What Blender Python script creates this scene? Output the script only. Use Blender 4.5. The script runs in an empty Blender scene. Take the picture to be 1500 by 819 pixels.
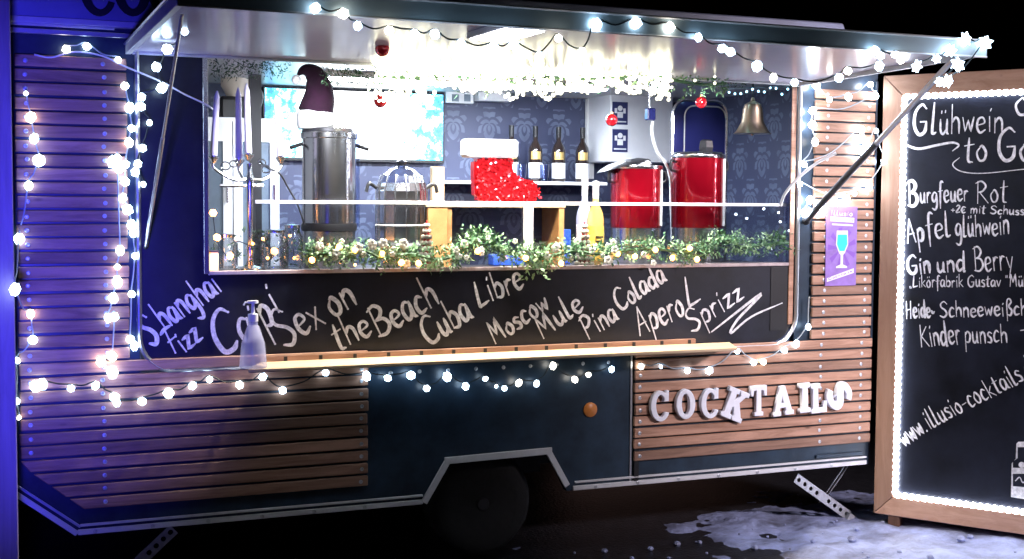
import bpy, bmesh, math, random
from mathutils import Vector, Matrix
random.seed(7)
SC = bpy.context.scene
COL = SC.collection
# ------------------------------------------------------------------ camera
FPX = 1925.0
YAW, PITCH, ROLL = math.radians(23.38), math.radians(3.40), math.radians(.376)
CAM = Vector((-2.3613, -5.6971, 1.75))
_F = Vector((math.sin(YAW)*math.cos(PITCH), math.cos(YAW)*math.cos(PITCH), -math.sin(PITCH)))
_R0 = Vector((math.cos(YAW), -math.sin(YAW), 0)); _U0 = _R0.cross(_F)
_R = _R0*math.cos(ROLL)+_U0*math.sin(ROLL); _U = -_R0*math.sin(ROLL)+_U0*math.cos(ROLL)
cd = bpy.data.cameras.new('camera'); cam = bpy.data.objects.new('camera', cd); COL.objects.link(cam)
cam.matrix_world = Matrix(((_R.x, _U.x, -_F.x, CAM.x), (_R.y, _U.y, -_F.y, CAM.y), (_R.z, _U.z, -_F.z, CAM.z), (0, 0, 0, 1)))
cd.sensor_width = 36; cd.lens = FPX/1500*36; cd.clip_end = 500; cd.clip_start = .05
SC.camera = cam
# ------------------------------------------------------------------ world: night sky
w = bpy.data.worlds.new('World'); SC.world = w; w.use_nodes = True
nt = w.node_tree; bg = nt.nodes['Background']
sky = nt.nodes.new('ShaderNodeTexSky'); sky.sky_type = 'NISHITA'; sky.sun_disc = False
sky.sun_elevation = math.radians(-4); sky.sun_rotation = math.radians(200)
nt.links.new(sky.outputs[0], bg.inputs[0]); bg.inputs[1].default_value = .05
SC.view_settings.view_transform = 'Standard'; SC.view_settings.look = 'None'
SC.view_settings.exposure = .22; SC.view_settings.gamma = 1
SC.cycles.use_denoising = True; SC.cycles.sample_clamp_indirect = 4; SC.cycles.max_bounces = 7
SC.cycles.transparent_max_bounces = 12; SC.cycles.caustics_reflective = False; SC.cycles.caustics_refractive = False
# ------------------------------------------------------------------ blue floodlight off the picture, plus added fill spots
def lamp(name, kind, loc, target, energy, color, size=.2, **kw):
    d = bpy.data.lights.new(name, kind); o = bpy.data.objects.new(name, d); COL.objects.link(o)
    o.location = loc; o.rotation_euler = (Vector(target)-Vector(loc)).to_track_quat('-Z', 'Y').to_euler()
    d.energy = energy; d.color = color
    if kind == 'SPOT':
        d.shadow_soft_size = size; d.spot_size = math.radians(kw.get('cone', 60)); d.spot_blend = kw.get('blend', .8)
    if kind == 'POINT': d.shadow_soft_size = size
    return o
BLUE_L = lamp('blue_floodlight', 'SPOT', (-2.42, -3.6, 1.25), (-2.35, 0, 1.50), 860, (.06, .045, 1), .12, cone=46, blend=1)
INNER_L = [lamp('hatch_inner_fill', 'SPOT', (x, -.22, 2.27), (x, .7, 1.55), 42, (.92, .95, 1.0), .05, cone=100, blend=.7) for x in (-.9, -.2, .5, 1.1)]  # unseen spots added to brighten the fronts of things on the counter
HATCH_L = [lamp('shelf_fill_spot', 'SPOT', (x, -.15, 2.30), (x, -.17, 1.0), 120, (1.0, .90, .74), .05, cone=118, blend=.6) for x in (-.62, .0, .62)]  # unseen spots added at the hatch top to brighten the serving shelf
FILL_L = lamp('right_slat_fill', 'SPOT', (4.6, -7.5, 4.2), (2.3, 0, 1.30), 3600, (1.0, .86, .92), .35, cone=27, blend=1)  # added fill from off the picture, brightens the right-hand slats
# ------------------------------------------------------------------ pixel -> world helpers (pixels of the 1500 px photograph, used once to read off real positions)
def ray(px, py): return _F+_R*((px-750)/FPX)+_U*((409.5-py)/FPX)
def P(px, py, Y=0.0):
    r = ray(px, py); return CAM+r*((Y-CAM.y)/r.y)
def PZ(px, py, z):
    r = ray(px, py); return CAM+r*((z-CAM.z)/r.z)
BD = Vector((math.cos(math.radians(-58.5)), math.sin(math.radians(-58.5)), 0)); BN = Vector((BD.y, -BD.x, 0))   # menu board: direction, outward normal
B0 = Vector((2.239, -.03, 0))
def PB(px, py):
    r = ray(px, py); return CAM+r*((B0-CAM).dot(BN)/r.dot(BN))
# ------------------------------------------------------------------ materials
def mat(name, color, rough=.5, metal=0, emit=None, es=0, spec=.5, coat=0, trans=0, noise=0, nscale=8, ndist=None, bump=0, bscale=40, alpha=1, randv=0, dark=None, ior=1.45):
    m = bpy.data.materials.new(name); m.use_nodes = True; t = m.node_tree; b = t.nodes['Principled BSDF']
    b.inputs['Base Color'].default_value = (*color, 1); b.inputs['Roughness'].default_value = rough
    b.inputs['Metallic'].default_value = metal; b.inputs['Specular IOR Level'].default_value = spec
    b.inputs['Coat Weight'].default_value = coat; b.inputs['Transmission Weight'].default_value = trans
    b.inputs['Alpha'].default_value = alpha; b.inputs['IOR'].default_value = ior
    if emit: b.inputs['Emission Color'].default_value = (*emit, 1); b.inputs['Emission Strength'].default_value = es
    if noise or randv or bump:
        tc = t.nodes.new('ShaderNodeTexCoord'); oi = t.nodes.new('ShaderNodeObjectInfo')
        ad = t.nodes.new('ShaderNodeVectorMath'); ad.operation = 'ADD'
        mu = t.nodes.new('ShaderNodeMath'); mu.operation = 'MULTIPLY'; mu.inputs[1].default_value = 37
        t.links.new(oi.outputs['Random'], mu.inputs[0]); t.links.new(tc.outputs['Object'], ad.inputs[0]); t.links.new(mu.outputs[0], ad.inputs[1])
        mp = t.nodes.new('ShaderNodeMapping'); t.links.new(ad.outputs[0], mp.inputs[0])
        if ndist: mp.inputs['Scale'].default_value = ndist
        src = None
        if noise:
            n = t.nodes.new('ShaderNodeTexNoise'); n.inputs['Scale'].default_value = nscale; n.inputs['Detail'].default_value = 6; n.inputs['Roughness'].default_value = .65
            t.links.new(mp.outputs[0], n.inputs['Vector'])
            r = t.nodes.new('ShaderNodeValToRGB'); e = r.color_ramp.elements
            dk = dark or tuple(c*(1-noise) for c in color)
            e[0].position = .3; e[0].color = (*dk, 1); e[1].position = .68; e[1].color = (*[min(1, c*(1+noise*.5)) for c in color], 1)
            t.links.new(n.outputs[0], r.inputs[0]); src = r.outputs[0]
        if randv:
            hs = t.nodes.new('ShaderNodeHueSaturation')
            mr = t.nodes.new('ShaderNodeMapRange'); mr.inputs[3].default_value = 1-randv; mr.inputs[4].default_value = 1+randv
            t.links.new(oi.outputs['Random'], mr.inputs[0]); t.links.new(mr.outputs[0], hs.inputs['Value'])
            if src: t.links.new(src, hs.inputs['Color'])
            else: hs.inputs['Color'].default_value = (*color, 1)
            src = hs.outputs[0]
        if src: t.links.new(src, b.inputs['Base Color'])
        if bump:
            n2 = t.nodes.new('ShaderNodeTexNoise'); n2.inputs['Scale'].default_value = bscale; n2.inputs['Detail'].default_value = 5
            t.links.new(mp.outputs[0], n2.inputs['Vector'])
            bp = t.nodes.new('ShaderNodeBump'); bp.inputs['Strength'].default_value = bump; bp.inputs['Distance'].default_value = .01
            t.links.new(n2.outputs[0], bp.inputs['Height']); t.links.new(bp.outputs[0], b.inputs['Normal'])
    return m
def nodes(m): return m.node_tree, m.node_tree.nodes['Principled BSDF']
M = {}
def wood(name, c1, c2, knots=.5, rough=.6, axis=(1, 12, 12), sc=2.2, randv=.26):
    m = bpy.data.materials.new(name); m.use_nodes = True; t = m.node_tree; b = t.nodes['Principled BSDF']; N = t.nodes.new; L = t.links.new
    tc = N('ShaderNodeTexCoord'); oi = N('ShaderNodeObjectInfo'); mu = N('ShaderNodeMath'); mu.operation = 'MULTIPLY'; mu.inputs[1].default_value = 53
    ad = N('ShaderNodeVectorMath'); ad.operation = 'ADD'; L(oi.outputs['Random'], mu.inputs[0]); L(tc.outputs['Object'], ad.inputs[0]); L(mu.outputs[0], ad.inputs[1])
    mp = N('ShaderNodeMapping'); mp.inputs['Scale'].default_value = axis; L(ad.outputs[0], mp.inputs[0])
    n = N('ShaderNodeTexNoise'); n.inputs['Scale'].default_value = sc; n.inputs['Detail'].default_value = 8; n.inputs['Roughness'].default_value = .7; n.inputs['Distortion'].default_value = .6
    L(mp.outputs[0], n.inputs['Vector'])
    r = N('ShaderNodeValToRGB'); e = r.color_ramp.elements; e[0].position = .33; e[0].color = (*c2, 1); e[1].position = .62; e[1].color = (*c1, 1); L(n.outputs[0], r.inputs[0])
    mp2 = N('ShaderNodeMapping'); mp2.inputs['Scale'].default_value = tuple(2.2 if a == 1 else 6 for a in axis); L(ad.outputs[0], mp2.inputs[0])
    v = N('ShaderNodeTexVoronoi'); v.inputs['Scale'].default_value = 1.6; L(mp2.outputs[0], v.inputs['Vector'])
    vr = N('ShaderNodeValToRGB'); q = vr.color_ramp.elements; q[0].position = .03; q[0].color = (knots,)*3+(1,); q[1].position = .10; q[1].color = (0, 0, 0, 1); L(v.outputs['Distance'], vr.inputs[0])
    mx = N('ShaderNodeMixRGB'); L(vr.outputs[0], mx.inputs[0]); L(r.outputs[0], mx.inputs[1]); mx.inputs[2].default_value = (c2[0]*.25, c2[1]*.2, c2[2]*.2, 1)
    hs = N('ShaderNodeHueSaturation'); mr = N('ShaderNodeMapRange'); mr.inputs[3].default_value = 1-randv; mr.inputs[4].default_value = 1+randv
    L(oi.outputs['Random'], mr.inputs[0]); L(mr.outputs[0], hs.inputs['Value']); L(mx.outputs[0], hs.inputs['Color']); L(hs.outputs[0], b.inputs['Base Color'])
    b.inputs['Roughness'].default_value = rough
    bp = N('ShaderNodeBump'); bp.inputs['Strength'].default_value = .35; bp.inputs['Distance'].default_value = .004; L(n.outputs[0], bp.inputs['Height']); L(bp.outputs[0], b.inputs['Normal'])
    M[name] = m; return m
wood('larch', (.40, .225, .155), (.20, .10, .06), knots=.8)
wood('pale_wood', (.74, .56, .36), (.64, .46, .28), axis=(1, 12, 12))
wood('board_wood_v', (.50, .31, .22), (.36, .20, .13), axis=(10, 10, 1), knots=.3)
wood('board_wood_h', (.50, .31, .22), (.36, .20, .13), axis=(2, 2, 10), knots=.3)
wood('grey_wood', (.42, .35, .36), (.30, .24, .25), axis=(10, 10, 1), knots=.2)
wood('fence_wood', (.14, .07, .045), (.08, .035, .02), axis=(10, 10, 1))
wood('crate_wood', (.55, .27, .10), (.40, .18, .06), axis=(6, 6, 6))
M['body'] = mat('body_paint', (.020, .038, .064), .34, noise=.5, nscale=5, bump=.10, bscale=5)
M['under'] = mat('underbody_black', (.012, .012, .014), .8)
M['sign'] = mat('fascia_paint', (.30, .33, .50), .35, noise=.2, nscale=3)
M['black'] = mat('black_plastic', (.012, .012, .015), .4, noise=.2)
M['letterblack'] = mat('letter_black', (.006, .006, .012), .5)
M['alu'] = mat('brushed_aluminium', (.62, .64, .68), .34, 1, noise=.15, nscale=30, ndist=(1, 8, 8))
M['alu_paint'] = mat('white_lacquered_trim', (.62, .63, .66), .4, noise=.12, nscale=9)
M['chrome'] = mat('polished_steel', (.90, .90, .93), .19, 1)
M['steel'] = mat('brushed_steel', (.55, .55, .60), .26, 1, noise=.12, nscale=12, ndist=(1, 1, .1))
M['galv'] = mat('galvanised_steel', (.50, .52, .56), .42, .8, noise=.25, nscale=25)
M['canopy'] = mat('canopy_white_gloss', (.70, .66, .80), .20, 0, coat=.12, noise=.10, nscale=1.5, bump=.025, bscale=6, spec=.45)
M['chalkboard'] = mat('chalkboard_paint', (.010, .012, .022), .36, noise=.8, nscale=3.5, bump=.04, bscale=120)
M['chalk'] = mat('chalk_marker', (.80, .80, .86), .8, noise=.42, nscale=55, bump=.1, bscale=200)
M['white'] = mat('white_laminate', (.78, .78, .80), .35, noise=.06)
M['ceil'] = mat('ceiling_panel', (.70, .70, .70), .3, noise=.05)
M['greyglass'] = mat('grey_door_glass', (.16, .20, .25), .12, noise=.2)
M['counter'] = mat('dark_counter', (.05, .05, .06), .3, noise=.3)
M['candle'] = mat('lilac_wax', (.72, .66, .80), .4, noise=.06)
M['red'] = mat('red_enamel', (.34, .003, .014), .18, .6, coat=1, noise=.12, nscale=3)
M['redsq'] = mat('red_sequin', (.62, .012, .02), .22, .55)
M['redfab'] = mat('red_fabric', (.42, .01, .015), .8, noise=.3, nscale=30, bump=.3)
M['hatfab'] = mat('dark_red_velvet', (.022, .002, .018), .9, noise=.5, nscale=9, bump=.9, bscale=14)
M['fur'] = mat('white_plush', (.90, .90, .92), .95, noise=.05, nscale=60, bump=.35, bscale=90)
M['bauble'] = mat('red_bauble', (.60, .01, .02), .1, .3, coat=1)
M['brass'] = mat('brass', (.88, .70, .50), .3, 1, noise=.15)
M['tyre'] = mat('tyre_rubber', (.009, .009, .010), .75, noise=.3, nscale=30, bump=.2)
M['rim'] = mat('black_rim', (.022, .022, .026), .45, noise=.2)
M['orange'] = mat('orange_reflector', (.62, .22, .05), .35, noise=.12, nscale=30)
M['redlens'] = mat('red_lens', (.5, .01, .01), .3)
M['cable_d'] = mat('dark_cable', (.012, .02, .025), .5)
M['cable_l'] = mat('clear_cable', (.35, .40, .45), .35)
M['asphalt'] = mat('wet_asphalt', (.022, .022, .027), .38, noise=.5, nscale=18, bump=.5, bscale=60)
M['snow'] = mat('trampled_snow', (.36, .42, .70), .5, noise=.5, nscale=4, bump=.9, bscale=28, dark=(.10, .10, .14))
M['bottle_d'] = mat('dark_bottle_glass', (.02, .012, .01), .08, coat=1)
M['label_w'] = mat('paper_label', (.72, .72, .74), .7, noise=.1)
M['gold'] = mat('gold_print', (.72, .50, .18), .35, .6)
M['amber'] = mat('amber_plastic', (.80, .50, .14), .15, alpha=.6)
M['yellow'] = mat('yellow_label', (.80, .50, .08), .6, noise=.2, nscale=30)
M['cream'] = mat('cream_bead', (.80, .70, .58), .35)
M['leaf'] = mat('frosted_leaf', (.06, .16, .07), .6, noise=.4, nscale=20, randv=.2)
M['leaf2'] = mat('pale_leaf', (.22, .36, .20), .6, noise=.3, nscale=20)
M['flower'] = mat('white_blossom', (.75, .74, .66), .7)
M['pine'] = mat('pine_needle', (.05, .12, .06), .6, noise=.3, nscale=30)
M['purple'] = mat('poster_purple', (.27, .15, .50), .5, noise=.25, nscale=14)
M['purple_d'] = mat('poster_violet', (.20, .08, .45), .5)
M['cyan'] = mat('poster_cyan', (.02, .62, .78), .4)
M['blueplast'] = mat('blue_plastic', (.03, .10, .60), .35)
M['tan'] = mat('tan_border', (.62, .47, .34), .6, noise=.15)
M['navy'] = mat('navy_sticker', (.03, .035, .12), .4)
M['snowflake'] = mat('letter_white', (.80, .83, .92), .5, noise=.08, nscale=20)
def glassm(name, tint=(1, 1, 1), a=.18, rough=.05):
    m = bpy.data.materials.new(name); m.use_nodes = True; t = m.node_tree; N = t.nodes.new; L = t.links.new
    out = t.nodes['Material Output']; tr = N('ShaderNodeBsdfTransparent'); tr.inputs[0].default_value = (*tint, 1)
    gl = N('ShaderNodeBsdfGlossy'); gl.inputs['Roughness'].default_value = rough
    fr = N('ShaderNodeLayerWeight'); fr.inputs[0].default_value = .35; mp = N('ShaderNodeMapRange'); mp.inputs[3].default_value = a*.35; mp.inputs[4].default_value = min(1, a*4)
    L(fr.outputs['Facing'], mp.inputs[0]); mx = N('ShaderNodeMixShader'); L(mp.outputs[0], mx.inputs[0]); L(tr.outputs[0], mx.inputs[1]); L(gl.outputs[0], mx.inputs[2]); L(mx.outputs[0], out.inputs[0])
    M[name] = m; return m
glassm('glass', (.93, .95, .97), .26); glassm('glass_b', (.72, .78, .95), .22, .12); glassm('amber_glass', (.95, .75, .45), .2)
def emis(name, c, s, base=(.8, .8, .8)):
    M[name] = mat(name, base, .5, emit=c, es=s); return M[name]
emis('led', (.58, .79, 1.0), 9.5); emis('led_soft', (.80, .90, 1.0), 10); emis('warm', (1, .38, .06), 12); emis('led_hot', (.80, .88, 1.0), 85); emis('amber_glow', (1, .42, .12), 1.6); emis('led_warm', (1, .93, .80), 10); emis('led_dim', (.66, .84, 1), 6); emis('warm_garland', (1, .95, .66), 3.8)
emis('strip', (.80, .86, 1.0), 20); emis('ceil_lamp', (.80, .88, 1.0), 150); emis('reflection_glow', (.94, .94, 1), 30); emis('ice_led', (.35, .75, 1.0), 6)
def damask():
    m = bpy.data.materials.new('damask_wallpaper'); m.use_nodes = True; t = m.node_tree; b = t.nodes['Principled BSDF']; N = t.nodes.new; L = t.links.new
    tc = N('ShaderNodeTexCoord'); sx = N('ShaderNodeSeparateXYZ'); L(tc.outputs['Object'], sx.inputs[0])
    def mth(op, a, b_=None, c=None):
        n = N('ShaderNodeMath'); n.operation = op
        for i, q in enumerate((a, b_, c)):
            if q is None: continue
            if isinstance(q, (int, float)): n.inputs[i].default_value = q
            else: L(q, n.inputs[i])
        return n.outputs[0]
    h = mth('ADD', sx.outputs[0], sx.outputs[1]); row = mth('FLOOR', mth('DIVIDE', sx.outputs[2], .22)); off = mth('MULTIPLY', mth('MODULO', row, 2), .12)
    u = mth('SUBTRACT', mth('MODULO', mth('ADD', mth('ADD', h, off), 12.0), .24), .12); v = mth('SUBTRACT', mth('MODULO', mth('ADD', sx.outputs[2], 11.0), .22), .11)   # motif cell, mirrored left-right
    au = mth('ABSOLUTE', u); r = mth('SQRT', mth('ADD', mth('MULTIPLY', au, au), mth('MULTIPLY', mth('MULTIPLY', v, v), .55))); ang = mth('ARCTAN2', v, au)
    petal = mth('ADD', .040, mth('MULTIPLY', mth('ABSOLUTE', mth('SINE', mth('MULTIPLY', ang, 3.5))), .055)); inside = mth('LESS_THAN', r, petal)
    veins = mth('GREATER_THAN', mth('SINE', mth('ADD', mth('MULTIPLY', r, 150), mth('MULTIPLY', ang, 5))), -.35)
    n0 = N('ShaderNodeTexNoise'); n0.inputs['Scale'].default_value = 9; L(tc.outputs['Object'], n0.inputs['Vector'])
    f = mth('MULTIPLY', mth('MULTIPLY', inside, veins), mth('MULTIPLY', n0.outputs[0], 1.5))
    mx = N('ShaderNodeMixRGB'); L(f, mx.inputs[0]); mx.inputs[1].default_value = (.040, .048, .10, 1); mx.inputs[2].default_value = (.11, .135, .21, 1)
    L(mx.outputs[0], b.inputs['Base Color']); b.inputs['Roughness'].default_value = .5; M['damask'] = m
damask()
def screen_mat():
    m = bpy.data.materials.new('bright_screen'); m.use_nodes = True; t = m.node_tree; b = t.nodes['Principled BSDF']; N = t.nodes.new; L = t.links.new
    tc = N('ShaderNodeTexCoord'); n = N('ShaderNodeTexNoise'); n.inputs['Scale'].default_value = 14; n.inputs['Detail'].default_value = 5; n.inputs['Roughness'].default_value = .7; L(tc.outputs['Object'], n.inputs['Vector'])
    sx = N('ShaderNodeSeparateXYZ'); L(tc.outputs['Object'], sx.inputs[0])
    ab = N('ShaderNodeMath'); ab.operation = 'ABSOLUTE'; L(sx.outputs[0], ab.inputs[0])
    sm = N('ShaderNodeMath'); sm.operation = 'MULTIPLY_ADD'; sm.inputs[1].default_value = .78; L(ab.outputs[0], sm.inputs[0]); L(n.outputs[0], sm.inputs[2])
    r = N('ShaderNodeValToRGB'); e = r.color_ramp.elements; e[0].position = .66; e[0].color = (.95, .98, 1, 1); e[1].position = .97; e[1].color = (.02, .12, .50, 1)
    q = r.color_ramp.elements.new(.79); q.color = (.55, .92, 1, 1); q = r.color_ramp.elements.new(.88); q.color = (.05, .55, .75, 1)
    L(sm.outputs[0], r.inputs[0]); L(r.outputs[0], b.inputs['Emission Color']); b.inputs['Emission Strength'].default_value = 4.5; b.inputs['Base Color'].default_value = (.02, .02, .02, 1); M['screen'] = m
screen_mat()
# ------------------------------------------------------------------ mesh builder
class MB:
    def __init__(s): s.v = []; s.f = []; s.smooth = []
    def add(s, vs, fs, smooth=False):
        o = len(s.v); s.v += [tuple(v) for v in vs]; s.f += [tuple(i+o for i in f) for f in fs]; s.smooth += [smooth]*len(fs); return s
    def box(s, lo, hi, rot=None, piv=None):
        x0, y0, z0 = lo; x1, y1, z1 = hi
        vs = [Vector(p) for p in ((x0, y0, z0), (x1, y0, z0), (x1, y1, z0), (x0, y1, z0), (x0, y0, z1), (x1, y0, z1), (x1, y1, z1), (x0, y1, z1))]
        if rot is not None:
            p = Vector(piv) if piv else Vector(((x0+x1)/2, (y0+y1)/2, (z0+z1)/2)); vs = [rot @ (v-p)+p for v in vs]
        return s.add(vs, [(0, 3, 2, 1), (4, 5, 6, 7), (0, 1, 5, 4), (1, 2, 6, 5), (2, 3, 7, 6), (3, 0, 4, 7)])
    def obox(s, c, ax, ay, az):   # centre, three half-axis vectors
        c = Vector(c); vs = [c+ax*i+ay*j+az*k for k in (-1, 1) for i, j in ((-1, -1), (1, -1), (1, 1), (-1, 1))]
        return s.add(vs, [(0, 3, 2, 1), (4, 5, 6, 7), (0, 1, 5, 4), (1, 2, 6, 5), (2, 3, 7, 6), (3, 0, 4, 7)])
    def tube(s, pts, r, n=8, closed=False, cap=True):
        pts = [Vector(p) for p in pts]; m = len(pts); rs = r if isinstance(r, (list, tuple)) else [r]*m
        t0 = (pts[1]-pts[0]).normalized(); up = Vector((0, 0, 1)) if abs(t0.z) < .9 else Vector((0, 1, 0)); a = t0.cross(up).normalized(); vs = []
        for i, p in enumerate(pts):
            if closed: t = (pts[(i+1) % m]-pts[i-1]).normalized()
            else: t = (pts[min(i+1, m-1)]-pts[max(i-1, 0)]).normalized()
            a = (a-t*a.dot(t)); a = a.normalized() if a.length > 1e-6 else t.orthogonal().normalized(); b = t.cross(a)
            vs += [p+(a*math.cos(2*math.pi*k/n)+b*math.sin(2*math.pi*k/n))*rs[i] for k in range(n)]
        fs = []
        for i in range(m if closed else m-1):
            j = (i+1) % m
            fs += [(i*n+k, i*n+(k+1) % n, j*n+(k+1) % n, j*n+k) for k in range(n)]
        if cap and not closed: fs += [tuple(range(n))[::-1], tuple((m-1)*n+k for k in range(n))]
        return s.add(vs, fs, True)
    def lathe(s, prof, c, n=20, axis=None, smooth=True):   # prof: (radius, height) about c
        c = Vector(c); az = Vector(axis).normalized() if axis else Vector((0, 0, 1)); ax = az.orthogonal().normalized() if axis else Vector((1, 0, 0)); ay = az.cross(ax)
        vs = []; m = len(prof)
        for r, h in prof: vs += [c+az*h+(ax*math.cos(2*math.pi*k/n)+ay*math.sin(2*math.pi*k/n))*max(r, 1e-4) for k in range(n)]
        fs = [(i*n+k, i*n+(k+1) % n, (i+1)*n+(k+1) % n, (i+1)*n+k) for i in range(m-1) for k in range(n)]
        fs += [tuple(range(n))[::-1], tuple((m-1)*n+k for k in range(n))]
        return s.add(vs, fs, smooth)
    def ball(s, c, r, n=10, m=6, sq=1):
        return s.lathe([(r*math.sin(math.pi*i/m), -r*sq*math.cos(math.pi*i/m)) for i in range(m+1)], c, n)
    def build(s, name, m, parent=None, bevel=0, stuff=False, origin=None):
        me = bpy.data.meshes.new(name)
        lo = [min(v[i] for v in s.v) for i in range(3)]; hi = [max(v[i] for v in s.v) for i in range(3)]
        o = Vector(origin) if origin is not None else Vector([(lo[i]+hi[i])/2 for i in range(3)])
        me.from_pydata([(v[0]-o.x, v[1]-o.y, v[2]-o.z) for v in s.v], [], s.f); me.update()
        me.polygons.foreach_set('use_smooth', s.smooth)
        if bevel:
            bm = bmesh.new(); bm.from_mesh(me); bmesh.ops.remove_doubles(bm, verts=bm.verts, dist=1e-5)
            bmesh.ops.bevel(bm, geom=bm.edges[:], offset=bevel, segments=1, affect='EDGES', clamp_overlap=True); bm.to_mesh(me); bm.free()
        me.materials.append(M[m] if isinstance(m, str) else m)
        ob = bpy.data.objects.new(name, me); COL.objects.link(ob)
        if any(s.smooth): 
            try: me.set_sharp_from_angle(angle=math.radians(40))
            except Exception: pass
        place(ob, o, parent)
        if stuff: ob['kind'] = 'stuff'
        return ob
def wloc(o):
    v = Vector(o.location)
    while o.parent: o = o.parent; v += o.location
    return v
def place(ob, o, parent):
    if parent: ob.parent = parent; ob.location = o-wloc(parent)
    else: ob.location = o
def prism(poly, y0, y1, name, m, parent=None, bevel=0, frame=None):   # poly of (x,z), extruded in y; or in a frame (origin, u, v, n)
    bm = bmesh.new()
    if frame: O, u, v, n = frame; f3 = lambda a, b, c: O+u*a+v*b+n*c
    else: f3 = lambda a, b, c: Vector((a, c, b))
    vs = [bm.verts.new(f3(a, b, y0)) for a, b in poly]; f = bm.faces.new(vs)
    r = bmesh.ops.extrude_face_region(bm, geom=[f]); d = f3(0, 0, y1)-f3(0, 0, y0)
    bmesh.ops.translate(bm, verts=[e for e in r['geom'] if isinstance(e, bmesh.types.BMVert)], vec=d)
    bmesh.ops.recalc_face_normals(bm, faces=bm.faces)
    if bevel: bmesh.ops.bevel(bm, geom=bm.edges[:], offset=bevel, segments=2, affect='EDGES', clamp_overlap=True)
    bmesh.ops.triangulate(bm, faces=[q for q in bm.faces if len(q.verts) > 4])
    me = bpy.data.meshes.new(name); bb = [v.co for v in bm.verts]
    o = Vector([(min(v[i] for v in bb)+max(v[i] for v in bb))/2 for i in range(3)]); bmesh.ops.translate(bm, verts=bm.verts, vec=-o)
    bm.to_mesh(me); bm.free(); me.materials.append(M[m]); ob = bpy.data.objects.new(name, me); COL.objects.link(ob); place(ob, o, parent); return ob
def tag(o, label, cat, group=None):
    o['label'] = label; o['category'] = cat
    if group: o['group'] = group
    return o
def thing(name, loc, label, cat, group=None):
    o = bpy.data.objects.new(name, None); o.empty_display_size = .05; COL.objects.link(o); o.location = loc; return tag(o, label, cat, group)
def instance(src, name, loc, parent, rot=None):
    c = src.copy(); c.name = name; COL.objects.link(c); place(c, Vector(loc), parent)
    if rot: c.rotation_euler = rot
    return c
def shade(o, kind='structure'): o['kind'] = kind; return o
def smoothpts(pts, k=6):
    if len(pts) < 3: return [Vector(p) for p in pts]
    p = [Vector(a) for a in pts]; p = [p[0]*2-p[1]]+p+[p[-1]*2-p[-2]]; out = []
    for i in range(1, len(p)-2):
        for j in range(k):
            t = j/k; a, b, c, d = p[i-1], p[i], p[i+1], p[i+2]
            out.append(.5*((2*b)+(c-a)*t+(2*a-5*b+4*c-d)*t*t+(3*b-a-3*c+d)*t**3))
    return out+[p[-2]]
# ================================================================== SETTING
g = MB(); g.add([(-60, -60, 0), (60, -60, 0), (60, 60, 0), (-60, 60, 0)], [(0, 1, 2, 3)]); shade(g.build('ground', 'asphalt'))
from mathutils import noise as mnoise
def snow_patch():
    vs = []; fs = []; nx, ny = 150, 90; x0, x1, y0, y1 = -1.2, 5.5, -3.2, 1.0; idx = {}
    def h(x, y):
        a = mnoise.noise(Vector((x*1.3, y*1.3, 3)))+.5*mnoise.noise(Vector((x*4, y*4, 1)))+.3*mnoise.noise(Vector((x*11, y*11, 5)))
        edge = min(.9, (x-(1.0-.15*y))*.55)+min(0, (.25-y)*1.2)
        return edge*.7+a*.55
    for i in range(nx+1):
        for j in range(ny+1):
            x = x0+(x1-x0)*i/nx; y = y0+(y1-y0)*j/ny; q = h(x, y)
            idx[i, j] = len(vs); vs.append((x, y, max(-.01, min(.055, (q-.12)*.09))+.012*mnoise.noise(Vector((x*16, y*16, 0)))))
    for i in range(nx):
        for j in range(ny):
            f = (idx[i, j], idx[i+1, j], idx[i+1, j+1], idx[i, j+1])
            if max(vs[k][2] for k in f) > 0: fs.append(f)
    m = MB(); m.add(vs, fs, True); shade(m.build('snow', 'snow'))
snow_patch()
rs_ = random.Random(9); m = MB()
for _ in range(150):
    x, y = rs_.uniform(.4, 3.2), rs_.uniform(-1.6, .1); r = rs_.choice((.006, .009, .014, .022)); m.ball((x, y, r*.5+(.03 if x > 1.4 else 0)), r*rs_.uniform(.7, 1.2), 6, 4, .7)
cr_ = m.build('snow_crumbs', 'snow'); cr_['kind'] = 'stuff'; tag(cr_, 'loose crumbs of snow scattered on the ground by the menu board', 'snow')
fe = thing('wooden_fence', (2.4, 3.2, 0), 'low brown board fence in the dark behind the trailer', 'fence')
b = MB().box((-.005-.07, -.01, 0), (.065, .01, 1.05)).build('board', 'fence_wood', fe, bevel=.003, origin=(0, 0, 0)); b.location = (-2.4, 0, .03)
for i in range(1, 34): instance(b, 'board', (0+i*.15, 3.2, .03+random.uniform(-.01, .01)), fe)
for z in (.25, .85): MB().box((-.1, 3.212, z), (5.1, 3.25, z+.08)).build('rail', 'fence_wood', fe)
# neighbouring hut corner at the left
hut = thing('hut_wall', (-2.6, -.45, 0), 'pale wooden hut corner lit violet at the far left edge', 'wall')
xr = P(21, 400, -.42).x
for k in range(5):
    x1 = xr-k*.125; MB().box((x1-.12, -.42, 0), (x1, -.38, 3.2)).build('board', 'grey_wood', hut, bevel=.004)
MB().box((xr-.62, -.379, 0), (xr-.02, -.34, 3.2)).build('backing', 'under', hut)
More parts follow.
